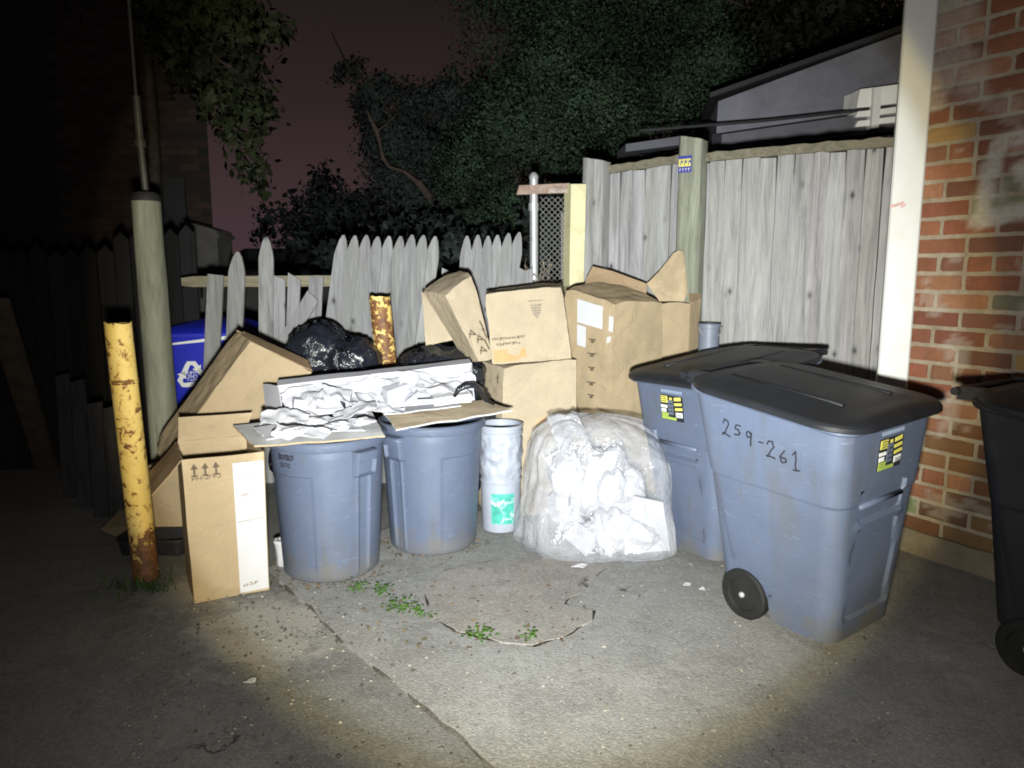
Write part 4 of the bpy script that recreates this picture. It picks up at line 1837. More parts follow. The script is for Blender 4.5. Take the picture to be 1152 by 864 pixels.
    root = carton('cardboard_box', 'square cardboard box with orange label under the printed box', back(q, dv), 'cardboard_pale', amp=.005, seed=6)
    label_quad(root, q, .44, .86, .610, .650, 'orange_faint', 'orange_label')
    pm = MB()
    cc, nr = face_pt([d + dv - V((0, 0, 1)) * d.z, a, d, d + dv], .84, .93, .006)
    pm.ribbon([cc, cc + V((0, 0, -.04))], nr, .012)
    pm.ribbon([cc + V((-.01, .0, -.012)), cc + V((.01, 0, -.012))], nr, .01)
    pm.build('side_print', 'print_brown', root)
    low_top = max(c.z, d.z)

    a, b, c, d = P(553, 411, Y + .02), P(643, 404, Y + .10), P(632, 322, Y + .13), P(545, 331, Y + .05)
    a.z = d.z + (a.z - d.z)
    q = [a, b, c, d]
    dv = V((.02, .36, .02))
    root = carton('cardboard_box', 'printed cardboard box with shield mark and orange label on top of another', back(q, dv), 'cardboard_pale', amp=.005, seed=8)
    label_quad(root, q, .035, .44, .035, .205, 'orange_label', 'orange_label')
    pm = MB()
    c0, nr = face_pt(q, .63, .70, .006)
    ex = (b - a).normalized()
    up = (d - a).normalized()
    for r_ in range(4):
        pm.ribbon([c0 + up * (.034 - .016 * r_) - ex * (.03 - .003 * r_), c0 + up * (.034 - .016 * r_) + ex * (.03 - .003 * r_)], nr, .012)
    pm.ribbon([c0 + up * .06 - ex * .04, c0 + up * .062 + ex * .045], nr, .007)
    pm.extrude_poly([c0 - up * .018 - ex * .02 + nr * .001, c0 - up * .05 + nr * .001, c0 - up * .018 + ex * .02 + nr * .001], -nr * .0008)
    pm.build('shield_mark', 'print_grey', root)
    pm = MB()
    strokes_line(pm, face_pt(q, .04, .345, .006)[0], face_pt(q, .45, .35, .006)[0], up, nr, .012, 15, .0045)
    strokes_line(pm, face_pt(q, .09, .27, .006)[0], face_pt(q, .38, .275, .006)[0], up, nr, .012, 11, .0045)
    pm.build('printed_lines', 'print_brown', root)

    # ---- tilted carton leaning at its left
    Y = 4.22
    A, B, C, D = P(539.5, 410, Y + .04), P(556, 405, Y + .10), P(530, 309, Y + .16), P(500, 331, Y + .03)
    dv = P(475.5, 327, Y + .24) - D
    p = [A, B, C, D, P(520, 402, Y + .22), B + dv + V((0, .08, 0)), P(513.5, 303, Y + .42), P(475.5, 327, Y + .24)]
    root = carton('cardboard_box', 'narrow cardboard box tipped over, leaning left of the printed box', p, 'cardboard_pale', amp=.004, n=7, seed=10)
    q = [A, B, C, D]
    flap(root, [P(479, 389, Y + .30), P(513, 382, Y + .27), P(480, 331, Y + .27), P(474, 328, Y + .29)], 'cardboard_pale', .006)
    pm = MB()
    up = (D - A).normalized()
    _, nr = face_pt(q, .5, .5)
    ex = (B - A).normalized()
    for s, t in ((.50, .16), (.55, .30), (.30, .40)):
        c0, _ = face_pt(q, s, t, .006)
        pm.ribbon([c0 - ex * .025 - up * .02, c0 + up * .02, c0 + ex * .02 - up * .015, c0 - ex * .02], nr, .007)
    for s, t in ((.80, .2), (.86, .33), (.84, .42)):
        c0, _ = face_pt(q, s, t, .006)
        pm.ribbon([c0 - up * .03, c0 + up * .03], nr, .009)
    pm.build('printed_marks', 'print_brown', root)

    # ---- tall carton on the right with the white label
    Y = 4.52
    e0, e1 = P(684, 480, Y), P(692.5, 340, Y)
    e0.z = 0
    l1 = P(636, 323, Y + .22)
    r1_ = P(745, 338, Y + .16)
    l1.z -= .0
    l0 = V((l1.x + .02, l1.y, 0))
    r0 = V((r1_.x + .02, r1_.y, 0))
    k1 = l1 + (r1_ - e1) + V((0, 0, .03))
    k0 = V((k1.x, k1.y, 0))
    qr = [e0, r0, r1_, e1]
    ql = [l0, e0, e1, l1]
    root = carton('cardboard_box', 'tall cardboard box with white shipping label behind the clear bag', [e0, r0, r1_, e1, l0, k0, k1, l1], 'cardboard', amp=.006, n=10, seed=12)
    label_quad(root, ql, .27, .78, .86, .965, 'foam_sheet', 'shipping_label', .010)
    label_quad(root, ql, .27, .45, .755, .850, 'foam_sheet', 'shipping_label', .010)
    pm = MB()
    _, nr = face_pt(ql, .5, .5)
    ex = (e0 - l0).normalized()
    up = V((0, 0, 1))
    for t, w in ((.80, .03), (.735, .04), (.67, .03), (.60, .04), (.54, .03)):
        pm = MB()
        c0, _ = face_pt(ql, .60, t, .008)
        pm.ribbon([c0 - ex * w, c0 + ex * w * .6], nr, .008)
        pm.ribbon([c0 - ex * w * .4 - up * .014, c0 + ex * .004 - up * .012], nr, .016)
        pm.build('printed_mark', 'print_brown', root)
    tp = MB()
    tp.slab([face_pt(ql, .90, .86, .007)[0], face_pt(ql, .985, .86, .007)[0], face_pt(ql, .985, .93, .007)[0], face_pt(ql, .90, .93, .007)[0]], .001)
    tp.slab([face_pt(ql, .86, .80, .007)[0], face_pt(ql, .94, .81, .007)[0], face_pt(ql, .96, .84, .007)[0], face_pt(ql, .88, .83, .007)[0]], .001)
    tp.build('torn_tape', 'white_card', root)

    # ---- opened carton behind it with flaps up against the fence
    Y = 4.78
    a, b, c, d = P(740, 470, Y), P(772, 470, Y + .02), P(778, 340, Y + .02), P(742, 339, Y)
    a.z = b.z = 0
    q = [a, b, c, d]
    root = carton('cardboard_box', 'open cardboard box with raised torn flaps against the grey fence', back(q, (.05, .09, 0)), 'cardboard', amp=.006, n=8, seed=14)
    fl = MB()
    pts = [(728, 319, .05), (742, 305, .07), (758, 284, .08), (764, 281, .07), (769, 282, .05), (771, 300, .04), (774, 328, .02), (770, 339, .0), (742, 339, .0)]
    quad = [P(u_, v_, Y + dy) for u_, v_, dy in pts]
    fl.extrude_poly(list(reversed(quad)), (0, .006, .001))
    fl.jitter(.004, 8)
    fl.build('flap', 'cardboard', root)
    fl = MB()
    quad = [P(u_, v_, Y + dy) for u_, v_, dy in ((658, 320, .10), (660, 312, .12), (667, 300, .14), (690, 305, .12), (728, 319, .06), (727, 331, .02), (690, 327, .05))]
    fl.extrude_poly(list(reversed(quad)), (0, .006, .001))
    fl.jitter(.005, 8)
    fl.build('flap', 'cardboard_brown', root)
    flap(root, [P(774, 398, Y), P(784, 392, Y + .08), P(789, 336, Y + .10), P(777, 340, Y + .01)], 'cardboard', .005)
    flap(root, [P(776, 341, Y), P(789, 337, Y + .1), P(788, 330, Y + .09), P(776, 331, Y + .02)], 'cardboard_brown', .005)


simple('foam_sheet', (.47, .475, .505), .7, .04, 8, .25, .05, 30, dirt=(.55, .55, .56), dscale=9, dlo=.6, dhi=.85)
simple('orange_faint', (.50, .33, .20), .8, .12, 14)
build_boxes()

# ------------------------------------------------------------------ white carton, sheets and scraps lying on the two cans
def wavy_sheet(poly_pix, zs, t, mats, seed, amp=.01, res=.03):
    """flat board seen at pixel corners poly_pix, heights zs; bilinear inside (4 corners), ragged edge"""
    c = [G(u, v, z) for (u, v), z in zip(poly_pix, zs)]
    mb = MB()
    n, m = 18, 8
    vs_t, vs_b = [], []
    for j in range(m + 1):
        for i in range(n + 1):
            s, q = i / n, j / m
            p = c[0].lerp(c[1], s).lerp(c[3].lerp(c[2], s), q)
            edge = i in (0, n) or j in (0, m)
            d = noise.noise_vector(V((p.x * 7 + seed, p.y * 7, 0))) * amp
            if edge:
                e = noise.noise_vector(V((p.x * 30 + seed, p.y * 30, 5))) * .008
                d += V((e.x, e.y, 0))
            p = p + d
            vs_t.append(p)
            vs_b.append(p - V((0, 0, t)))
    w = n + 1
    N = len(vs_t)
    top = [(j * w + i, j * w + i + 1, (j + 1) * w + i + 1, (j + 1) * w + i) for j in range(m) for i in range(n)]
    mb.v.extend([tuple(p) for p in vs_t + vs_b])
    for f in top:
        mb.f.append(list(f)); mb.m.append(0); mb.c.append((1, 1, 1, 1))
        mb.f.append([N + q for q in reversed(f)]); mb.m.append(1); mb.c.append((1, 1, 1, 1))
    border = [i for i in range(w)] + [j * w + n for j in range(1, m + 1)] + [m * w + i for i in range(n - 1, -1, -1)] + [j * w for j in range(m - 1, 0, -1)]
    for k in range(len(border)):
        a, b = border[k], border[(k + 1) % len(border)]
        mb.f.append([a, N + a, N + b, b]); mb.m.append(1 if mats[1] != mats[0] else 0); mb.c.append((1, 1, 1, 1))
    return mb, c


def crumple(c, size, seed, rot=None, sub=3):
    mb = MB()
    mb.blob(c, size, sub, .35, 1.6, seed, .12, rot)
    return mb


def build_top_litter():
    gs = 'flat cardboard sheets'
    mb, c = wavy_sheet([(286, 502), (434, 490), (418, 463), (262, 478)], (.716, .722, .77, .755), .008, ('white_card', 'cardboard'), 1, .010)
    tag(mb.build('cardboard_sheet', ['white_card', 'cardboard'], origin=c[0]), 'white faced cardboard sheet covering the left trash can', 'cardboard', gs)
    mb, c = wavy_sheet([(300, 492), (410, 483), (400, 468), (285, 480)], (.746, .75, .78, .77), .006, ('paper', 'paper'), 4, .014)
    tag(mb.build('paper_sheet', ['paper', 'paper'], origin=c[0]), 'crumpled white paper sheet on the cardboard over the left can', 'paper')
    mb, c = wavy_sheet([(446, 483), (577, 461), (545, 450), (430, 460)], (.712, .765, .79, .765), .008, ('cardboard_pale', 'white_card'), 7, .008)
    tag(mb.build('cardboard_sheet', ['cardboard_pale', 'white_card'], origin=c[0]), 'bent cardboard sheet with pale edge lying on the can beside the white pail', 'cardboard', gs)
    mb, c = wavy_sheet([(432, 466), (520, 456), (505, 447), (432, 450)], (.772, .79, .80, .79), .006, ('foam_sheet', 'foam_sheet'), 9, .006)
    tag(mb.build('foam_sheet', ['foam_sheet', 'foam_sheet'], origin=c[0]), 'thin white foam sheet between the long white carton and brown sheet', 'foam sheet')

    # long white carton, lying open towards the alley
    bl, br = P(318, 470, 3.62), P(534, 449, 3.90)
    tl, tr = P(314, 433, 3.74), P(531, 408, 4.05)
    bk = V((-.05, .17, 0))
    base = (bl + br) / 2
    root = thing('white_carton', 'long torn white carton full of foam pieces across both trash cans', 'carton', base)
    lenv = (br - bl)
    mb = MB()
    t = .006
    # back wall (tall), left end, floor, ragged front lip, right end
    Bl, Br = bl + V((-.03, .15, 0)), br + V((-.03, .15, 0))
    mb.slab([Bl, Br, tr, tl], t, 12)
    mb.slab([P(299, 466, 3.80), bl + V((.0, .0, -.0)), tl + V((.004, -.02, 0)), P(296, 432, 3.88)], t, 5)
    mb.slab([bl, br, Br, Bl], t, 8)
    mb.slab([br, Br, tr, tr.lerp(br, .45) + V((0, -.05, 0))], t, 4)
    n = 22
    for i in range(n):
        a, b = bl + lenv * (i / n), bl + lenv * ((i + 1) / n)
        h0 = .022 + .03 * noise.noise(V((i * .7, 1, 0)))
        h1 = .022 + .03 * noise.noise(V(((i + 1) * .7, 1, 0)))
        if 8 <= i <= 9:
            h0 = h1 = .015
        mb.slab([a, b, b + V((0, -.012, h1)), a + V((0, -.012, h0))], t, 1)
    mb.jitter(.006, 6)
    mb.build('carton', 'foam', root)
    # slightly lifted lid strip along the back top edge
    lid = MB()
    lid.slab([tl + V((0, -.02, .002)), tr + V((0, -.02, .002)), tr + V((-.02, .07, .012)), tl + V((-.02, .06, .016))], t, 10)
    lid.jitter(.006, 6)
    lid.build('carton_flap', 'foam', root)

    # torn sheets and pieces in the carton
    rnd = random.Random(4)

    def torn(p, w, h, rot, seed, curl=.02):
        """a crumpled sheet of foam or paper with a ragged edge and its own thickness"""
        m2 = MB()
        nx, ny = 14, 9
        top = []
        for j in range(ny + 1):
            for i in range(nx + 1):
                x, y = (i / nx - .5) * w, (j / ny - .5) * h
                if i in (0, nx) or j in (0, ny):
                    e = noise.noise_vector(V((x * 28, y * 28, seed))) * .016
                    x, y = x + e.x, y + e.y
                z = curl * (1 - 2.4 * abs(noise.noise(V((x * 9 + seed, y * 9, seed))))) + curl * .5 * noise.noise(V((x * 24, y * 24, seed)))
                z += curl * 2.0 * math.sin(x / w * 2.2 + seed)
                top.append(V(p) + rot @ V((x, y, z)))
        nrm = rot @ V((0, 0, 1))
        k = len(top)
        m2.v = [tuple(q) for q in top] + [tuple(q - nrm * .004) for q in top]
        wd = nx + 1
        fs = [(j * wd + i, j * wd + i + 1, (j + 1) * wd + i + 1, (j + 1) * wd + i) for j in range(ny) for i in range(nx)]
        bd = list(range(wd)) + [j * wd + nx for j in range(1, ny + 1)] + [ny * wd + i for i in range(nx - 1, -1, -1)] + [j * wd for j in range(ny - 1, 0, -1)]
        fs += [tuple(k + q for q in reversed(f)) for f in fs]
        fs += [(bd[i], k + bd[i], k + bd[(i + 1) % len(bd)], bd[(i + 1) % len(bd)]) for i in range(len(bd))]
        for f in fs:
            m2.f.append(list(f)); m2.m.append(0); m2.c.append((1, 1, 1, 1))
        return m2
    n = 0
    for s, up, dy, w, h, rx, rz in ((.07, .07, .05, .16, .13, 1.0, .2), (.20, .075, .06, .24, .14, .8, -.15), (.36, .085, .06, .22, .15, .95, .1), (.52, .08, .07, .20, .13, .75, -.2),
                                    (.66, .10, .06, .18, .12, 1.0, .15), (.80, .09, .07, .24, .12, .7, -.1), (.93, .085, .05, .14, .10, .9, .25),
                                    (.14, .045, .0, .22, .10, .5, -.2), (.31, .05, -.01, .24, .11, .45, .15), (.47, .05, .0, .20, .10, .6, .3), (.62, .05, -.005, .22, .10, .4, -.2), (.83, .04, .0, .30, .09, .35, .05)):
        n += 1
        p = bl + lenv * s + V((0, dy, up))
        m2 = torn(p, w, h, Euler((rx, rnd.uniform(-.25, .25), .28 + rz)).to_matrix(), n * 1.7, rnd.uniform(.012, .026))
        o = m2.build('torn_sheet', 'foam' if n % 2 else 'paper', origin=p)
        tag(o, 'torn white packing sheet heaped in the long white carton', 'packing sheet', 'packing sheets in the long white carton')
    for s, up, dy, sz, e in ((.11, .06, -.005, (.11, .05, .06), (.2, .1, .5)), (.27, .075, .02, (.13, .05, .07), (.5, .2, .1)), (.57, .075, .02, (.12, .06, .07), (.2, -.2, .6))):
        p = bl + lenv * s + V((0, dy, up))
        m2 = MB()
        m2.box(p, sz, Euler(e).to_matrix(), 5)
        m2.jitter(.007, 11, s)
        o = m2.build('foam_block', 'foam', origin=p)
        tag(o, 'broken white foam block lying in the long white carton', 'foam block', 'foam blocks in the long white carton')
    # pieces that have slid out on to the sheets
    for k, (u_, v_, w, h, a_) in enumerate(((322, 473, .22, .09, .2), (362, 470, .20, .10, -.2), (400, 466, .20, .10, .3), (436, 461, .16, .08, .1), (340, 483, .24, .07, .05))):
        p = G(u_, v_, .80)
        m2 = torn(p, w, h, Euler((rnd.uniform(.1, .45), rnd.uniform(-.2, .2), a_)).to_matrix(), 40 + k * 2.3, .016)
        o = m2.build('torn_sheet', 'paper', origin=p)
        tag(o, 'torn white packing sheet spilled from the carton over the left can', 'packing sheet', 'packing sheets spilled over the left can')
    # a torn white box end standing at the right
    q = [P(461, 459, 3.80), P(466, 440, 3.84), P(466, 432, 3.86), P(443, 428, 3.86)]
    m2 = MB()
    m2.box(P(452, 443, 3.86), (.15, .10, .09), Euler((.1, .15, .3)).to_matrix(), 5)
    m2.jitter(.007, 9)
    tag(m2.build('small_white_box', 'white_card', origin=P(452, 450, 3.86)), 'small square white box in the middle of the long carton', 'box')
    m2 = MB()
    m2.box(P(507, 446, 3.90), (.20, .12, .045), Euler((.15, -.05, .25)).to_matrix(), 5)
    m2.jitter(.006, 9)
    tag(m2.build('white_tray', 'white_card', origin=P(507, 450, 3.90)), 'flat white tray at the right end of the long carton', 'tray')
    # scraps of white on the left sheet
    for k, (u_, v_) in enumerate(((352, 474), (384, 478), (330, 484), (405, 474))):
        m2 = MB()
        p = G(u_, v_, .79)
        m2.blob(p, (.055, .035, .016), 3, .6, 1.8, k + 20, .25)
        tag(m2.build('paper_scrap', 'paper', origin=p), 'torn white paper scrap on the sheet over the left trash can', 'paper', 'paper scraps on the left can')
    # black strap curling over the carton's right end
    m2 = MB()
    path = [P(u_, v_, y_) for u_, v_, y_ in ((511, 446, 3.80), (516, 438, 3.79), (524, 434, 3.79), (533, 433, 3.82), (540, 438, 3.9), (546, 450, 3.98), (556, 455, 4.0))]
    m2.tube(path, [.010, .014, .017, .018, .016, .012, .006], 8)
    tag(m2.build('plastic_strip', 'bag_black', smooth=True, origin=path[0]), 'black plastic strip curling over the white carton end', 'plastic strip')
    m2 = MB()
    path = [P(u_, v_, 3.70) for u_, v_ in ((383, 449), (386, 453), (388, 459))]
    m2.tube(path, [.008, .012, .005], 7)
    tag(m2.build('plastic_scrap', 'bag_black', smooth=True, origin=path[0]), 'tiny black plastic scrap among the white pieces', 'plastic scrap')


build_top_litter()

# ------------------------------------------------------------------ bags
def build_bags():
    def bag(name, label, group, lobes, mat, flat=.0, origin=(0, 0, 0), ridge=.05, sub=5):
        mb = MB()
        for i, (c, s, rot) in enumerate(lobes):
            mb.blob(c, s, sub, .22, 1.9, i + s[0] * 9, ridge, rot, flat)
        return tag(mb.build(name, mat, smooth=True, origin=origin), label, 'garbage bag', group)

    def merged(name, label, group, lobes, res=.035):
        """one skin round several lobes"""
        mbd = bpy.data.meshes.new('tmp')
        bm = bmesh.new()
        for c, s in lobes:
            m4 = Matrix.Translation(c) @ Matrix.Diagonal((s[0], s[1], s[2], 1))
            bmesh.ops.create_icosphere(bm, subdivisions=4, radius=1, matrix=m4)
        bm.to_mesh(mbd)
        bm.free()
        o = bpy.data.objects.new(name, mbd)
        COL.objects.link(o)
        md = o.modifiers.new('r', 'REMESH')
        md.mode = 'VOXEL'
        md.voxel_size = .018
        sm = o.modifiers.new('s', 'SMOOTH')
        sm.iterations = 6
        dg = bpy.context.evaluated_depsgraph_get()
        me = bpy.data.meshes.new_from_object(o.evaluated_get(dg))
        o.modifiers.clear()
        o.data = me
        base = V((lobes[0][0][0], lobes[0][0][1], 0))
        for v in me.vertices:
            p = v.co.copy()
            n = v.normal.copy()
            d = noise.fractal(p * 5.5, 1, 2, 4) * .030 + .022 * (1 - 2 * abs(noise.noise(p * 9 + V((4, 4, 4)))))
            d += .006 * (1 - 2 * abs(noise.noise(p * 17)))
            p += n * d
            if p.z < .004:
                p.z = .004
            v.co = p - base
        me.materials.clear()
        me.materials.append(M['bag_black'])
        me.polygons.foreach_set('use_smooth', [True] * len(me.polygons))
        me.name = name
        o.location = base
        tag(o, label, 'garbage bag', group)
        return o
    g = 'black garbage bags'
    Y = 4.62
    t = P(352, 392, Y)
    merged('garbage_bag', 'shiny black garbage bag left of the shorter bollard', g,
           [(V((t.x, Y, .55)), (.30, .28, .55)), (P(358, 392, Y - .02), (.19, .18, .14)), (P(398, 405, Y - .08), (.17, .16, .13)), (P(408, 392, Y - .04), (.07, .07, .06))])
    Y = 4.48
    t = P(500, 405, Y)
    merged('garbage_bag', 'black garbage bag behind the right end of the white carton', g,
           [(V((t.x, Y, .52)), (.28, .24, .52)), (P(495, 416, Y), (.26, .2, .13)), (P(530, 430, Y - .16), (.07, .08, .12))])


build_bags()


def build_clear_bag():
    c = V((.50, 3.93, 0))
    root = thing('clear_bag', 'clear plastic bag bulging with white foam scraps left of the grey carts', 'garbage bag', c)
    nA = V((-.88, -.47, 0))
    pA = V((.865, 3.75, 0))

    def clampb(p, m=.01):
        d = (p - pA).dot(nA)
        if d < m:
            p = p + nA * (m - d)
        return p
    H0 = .735
    prof = [(0.0, .40), (.02, .43), (.08, .45), (.2, .435), (.4, .41), (.6, .39), (.75, .37), (.87, .325), (.95, .235), (.985, .13), (1.0, .02)]

    def width(t):
        for (t0, w0), (t1, w1) in zip(prof[:-1], prof[1:]):
            if t <= t1:
                return w0 + (w1 - w0) * (t - t0) / (t1 - t0)
        return .02

    def film(k=1.0, folds=1.0, n=150, m=90):
        rings = []
        for j in range(m + 1):
            t = (j / m) ** .9
            ring = []
            for i in range(n):
                a = 2 * math.pi * i / n
                ca, sa = math.cos(a), math.sin(a)
                q = (abs(ca) ** 2.5 + abs(sa) ** 2.5) ** (-1 / 2.5)
                p3 = V((ca * 1.3, sa * 1.3, t * 1.7))
                d = 1 + .10 * noise.fractal(p3 * 1.3, 1, 2, 2)
                f = .022 * (1 - 2.2 * abs(noise.noise(V((ca * 1.9, sa * 1.9, t * 1.3 + 4))))) + .008 * (1 - 2.2 * abs(noise.noise(V((ca * 4, sa * 4, t * 2.6 + 9)))))
                f += .008 * math.sin(a * 13 + 4 * noise.noise(p3 * 2)) * t
                w = width(t) * q * d * k
                x = ca * (w + f * folds) - .05 * t * t
                y = sa * (w * .66 + f * folds)
                z = H0 * k * t + .02 * noise.noise(V((ca * 2, sa * 2, 3))) * t
                ring.append(clampb(c + V((x, y, max(.014, z)))))
            rings.append(ring)
        return rings
    mb = MB()
    mb.loft(film())
    mb.build('bag_film', 'bag_clear', root, smooth=True)
    # gathered mouth of the bag, flopped over to the left of the top
    nk = MB()
    rings = []
    for j in range(26):
        t = j / 25
        cc = c + V((-.10 - .17 * t, -.06 - .05 * t, H0 - .10 + .10 * math.sin(t * 2.6) - .06 * t))
        ring = []
        for i in range(48):
            a = 2 * math.pi * i / 48
            r = (.14 - .085 * math.sin(min(1, t * 1.5) * 1.57) + .065 * max(0, t - .55) / .45) * (1 + .20 * math.sin(a * 7 + t * 3) + .15 * noise.noise(V((math.cos(a) * 2, math.sin(a) * 2, t * 5))))
            ring.append(cc + V((-.35 * r * math.sin(a), r * math.cos(a), r * .8 * math.sin(a))))
        rings.append(ring)
    nk.loft(rings)
    nk.build('bag_mouth', 'bag_clear', root, smooth=True)
    rnd = random.Random(11)
    k = 0
    tries = 0
    while k < 36 and tries < 3000:
        tries += 1
        x, y, z = rnd.uniform(-.38, .38), rnd.uniform(-.25, .06), rnd.uniform(.06, .50)
        w = width(z / H0) - .095
        if abs(x / w) ** 2.3 + abs(y / (w * .62)) ** 2.3 > 1:
            continue
        p = clampb(c + V((x, y, z)), .11)
        m2 = MB()
        rot = Euler((rnd.uniform(-1, 1), rnd.uniform(-1, 1), rnd.uniform(-2, 2))).to_matrix()
        if k % 2 == 0:
            m2.box(p, (rnd.uniform(.12, .20), rnd.uniform(.04, .09), rnd.uniform(.08, .15)), rot, 4)
            m2.jitter(.006, 12)
            o = m2.build('foam_block', 'foam', origin=p)
            tag(o, 'white foam block packed inside the clear plastic bag', 'foam block', 'foam blocks in the clear bag')
        else:
            m2.blob(p, (rnd.uniform(.09, .14), rnd.uniform(.06, .08), rnd.uniform(.08, .12)), 4, .3, 1.3, k, .08, rot)
            o = m2.build('foam_wad', 'foam', smooth=True, origin=p)
            tag(o, 'crumpled white wad packed inside the clear plastic bag', 'wad', 'crumpled wads in the clear bag')
        k += 1
    # big flat white sheet showing at the lower right of the bag
    m2 = MB()
    a = [c + V((.08, -.255, .05)), c + V((.33, -.225, .05)), c + V((.29, -.20, .30)), c + V((.13, -.225, .34))]
    m2.extrude_poly(a, (.004, .02, 0))
    m2.jitter(.008, 8)
    tag(m2.build('foam_board', 'foam_sheet', origin=a[0]), 'flat pale board pressed against the lower right of the clear bag', 'board')


build_clear_bag()

# ------------------------------------------------------------------ pail, small can, bits
def build_pail():
    c = V((-.065, 4.165, .018))
    root = thing('white_pail', 'white plastic pail with teal label left of the clear bag', 'pail', c)
    mb = MB()

    def crk(a, z, r):
        # crinkled, dented upper half
        k = max(0, min(1, (z - .29) / .06)) * (1 if z < .56 else 0)
        p = V((math.cos(a) * 2.0, math.sin(a) * 2.0, z * 19))
        return .002 * noise.noise(p) + k * (.010 * noise.fractal(p, 1, 2, 3) + .006 * (1 - 2 * abs(noise.noise(p * 1.4))))
    prof_ = [(.095, 0), (.108, .002), (.111, .01), (.116, .20), (.1175, .285), (.121, .288), (.121, .296), (.117, .299)]
    prof_ += [(.115 + .006 * t, .30 + .25 * t) for t in np.linspace(.03, 1, 22)]
    prof_ += [(.122, .565), (.128, .567), (.128, .580), (.122, .583), (.123, .603), (.130, .606), (.130, .620), (.122, .623), (.114, .62), (.104, .30), (.02, .28)]
    mb.lathe(prof_, c, 72, crk)
    mb.build('pail_body', 'pail_white', root, smooth=True, angle=35)
    lb = MB()
    vs = []
    a0, a1 = R(-116), R(-52)
    n = 14
    top, bot = [], []
    for i in range(n + 1):
        a = a0 + (a1 - a0) * i / n
        for lst, z, r in ((bot, .055, .1152), (top, .235, .1212)):
            lst.append(V((c.x + (r + .0035) * math.cos(a), c.y + (r + .0035) * math.sin(a), c.z + z)))
    o = len(lb.v)
    lb.add(bot + top, [(i, i + 1, n + 2 + i, n + 1 + i) for i in range(n)])
    lbl = lb.build('pail_label', 'teal_label', root, smooth=True)
    tx = MB()
    for z, k, h in ((.18, 6, .022), (.10, 4, .02)):
        for i in range(k):
            a = R(-110 + i * 50 / k)
            nr = V((math.cos(a), math.sin(a), 0))
            t = V((-math.sin(a), math.cos(a), 0))
            p = c + nr * .1235 + V((0, 0, z))
            tx.ribbon([p, p + V((0, 0, h)), p + t * .007 + V((0, 0, h * .9)), p + t * .007 + V((0, 0, .004))], nr, .004)
    tx.build('label_lettering', 'sticker_white', lbl)
build_pail()


def build_small_things():
    # little grey bucket standing on something behind the carts
    c = P(797, 392, 4.62)
    z = c.z
    root = thing('grey_bucket', 'small grey bucket between the open cardboard box and the fence', 'bucket', (c.x, c.y, 0))
    mb = MB()
    h = P(797, 364, 4.62).z
    mb.lathe([(.05, 0), (.056, .0), (.060, .3), (.064, h - .03), (.069, h - .028), (.069, h), (.060, h), (.055, .1), (.01, .1)], (c.x, c.y, 0), 32)
    mb.build('bucket_body', 'bucket_grey', root, smooth=True, angle=35)
    mb = MB()
    mb.tube([(c.x + .07 * math.cos(a), c.y - .03 - .02 * math.sin(a), h - .02 - .07 * math.sin(a)) for a in np.linspace(0, math.pi, 12)], .003, 6)
    mb.build('handle', 'galvanised_dull', root)
    # black tray under the leaning bollard
    c = G(160, 632)
    root = thing('black_tray', 'black plastic tray on the ground behind the tall bollard', 'tray', c + V((0, .10, 0)))
    mb = MB()
    rings = []
    for e, zz in ((-.02, 0), (0, .01), (.012, .085), (.02, .088), (.02, .095), (.006, .095), (-.01, .02), (-.1, .018)):
        rings.append([(c.x + .02 + x, c.y + .14 + y, .005 + zz) for x, y in rrect(.17 + e, -.09 - e, .09 + e, .04 + max(-.03, e), 6, 3)])
    mb.loft(rings)
    mb.build('tray_shell', 'plastic_black', root, smooth=True, angle=35)
    # crushed cup between small box and can
    c = G(314, 642)
    mb = MB()

    def cr(a, z, r):
        return .012 * noise.noise(V((math.cos(a) * 1.5, math.sin(a) * 1.5, z * 25)))
    mb.lathe([(.022, 0), (.027, .003), (.031, .06), (.036, .13), (.040, .145), (.036, .15), (.028, .06), (.01, .01)], c + V((.0, .05, 0)), 28, cr)
    tag(mb.build('crushed_cup', 'paper', smooth=True, origin=c), 'crushed white paper cup between the small box and the left can', 'cup')
    # leaning old plank and loose boards in the dark on the left
    a, b = G(52, 528), P(-8, 335, 4.55)
    a.z = 0
    mb = MB()
    s = V((.075, 0, 0))
    mb.hexa([a - s, a + s, b + s, b - s, a - s + V((0, .04, 0)), a + s + V((0, .04, 0)), b + s + V((0, .04, 0)), b - s + V((0, .04, 0))], 8)
    mb.jitter(.006, 7)
    tag(mb.build('plank', 'old_plank', origin=a, weld=.0002), 'dark brown plank leaning in the darkness at the far left', 'plank')
    g = 'scrap boards left of the tall bollard'
    lab = ['short grey scrap board standing left of the tall bollard, leftmost', 'grey scrap board with ragged top in the dark beside the bollard', 'grey scrap board nearest the tall yellow bollard', 'narrow grey scrap board just behind the tall bollard']
    for i, (u_, vt, vb) in enumerate(((70, 423, 560), (87, 430, 572), (106, 455, 582), (123, 460, 580))):
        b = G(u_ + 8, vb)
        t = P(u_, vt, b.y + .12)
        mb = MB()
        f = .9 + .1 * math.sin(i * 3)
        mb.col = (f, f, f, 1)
        s = V((.046, 0, 0))
        mb.hexa([b - s, b + s, t + s * .9 + V((0, 0, .02)), t - s, b - s + V((0, .02, 0)), b + s + V((0, .02, 0)), t + s * .9 + V((0, .02, .02)), t - s + V((0, .02, 0))], 6)
        mb.jitter(.004, 9, i)
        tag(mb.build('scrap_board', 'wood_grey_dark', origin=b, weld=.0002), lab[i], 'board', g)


simple('bucket_grey', (.15, .17, .22), .5, .1, 6)
build_small_things()


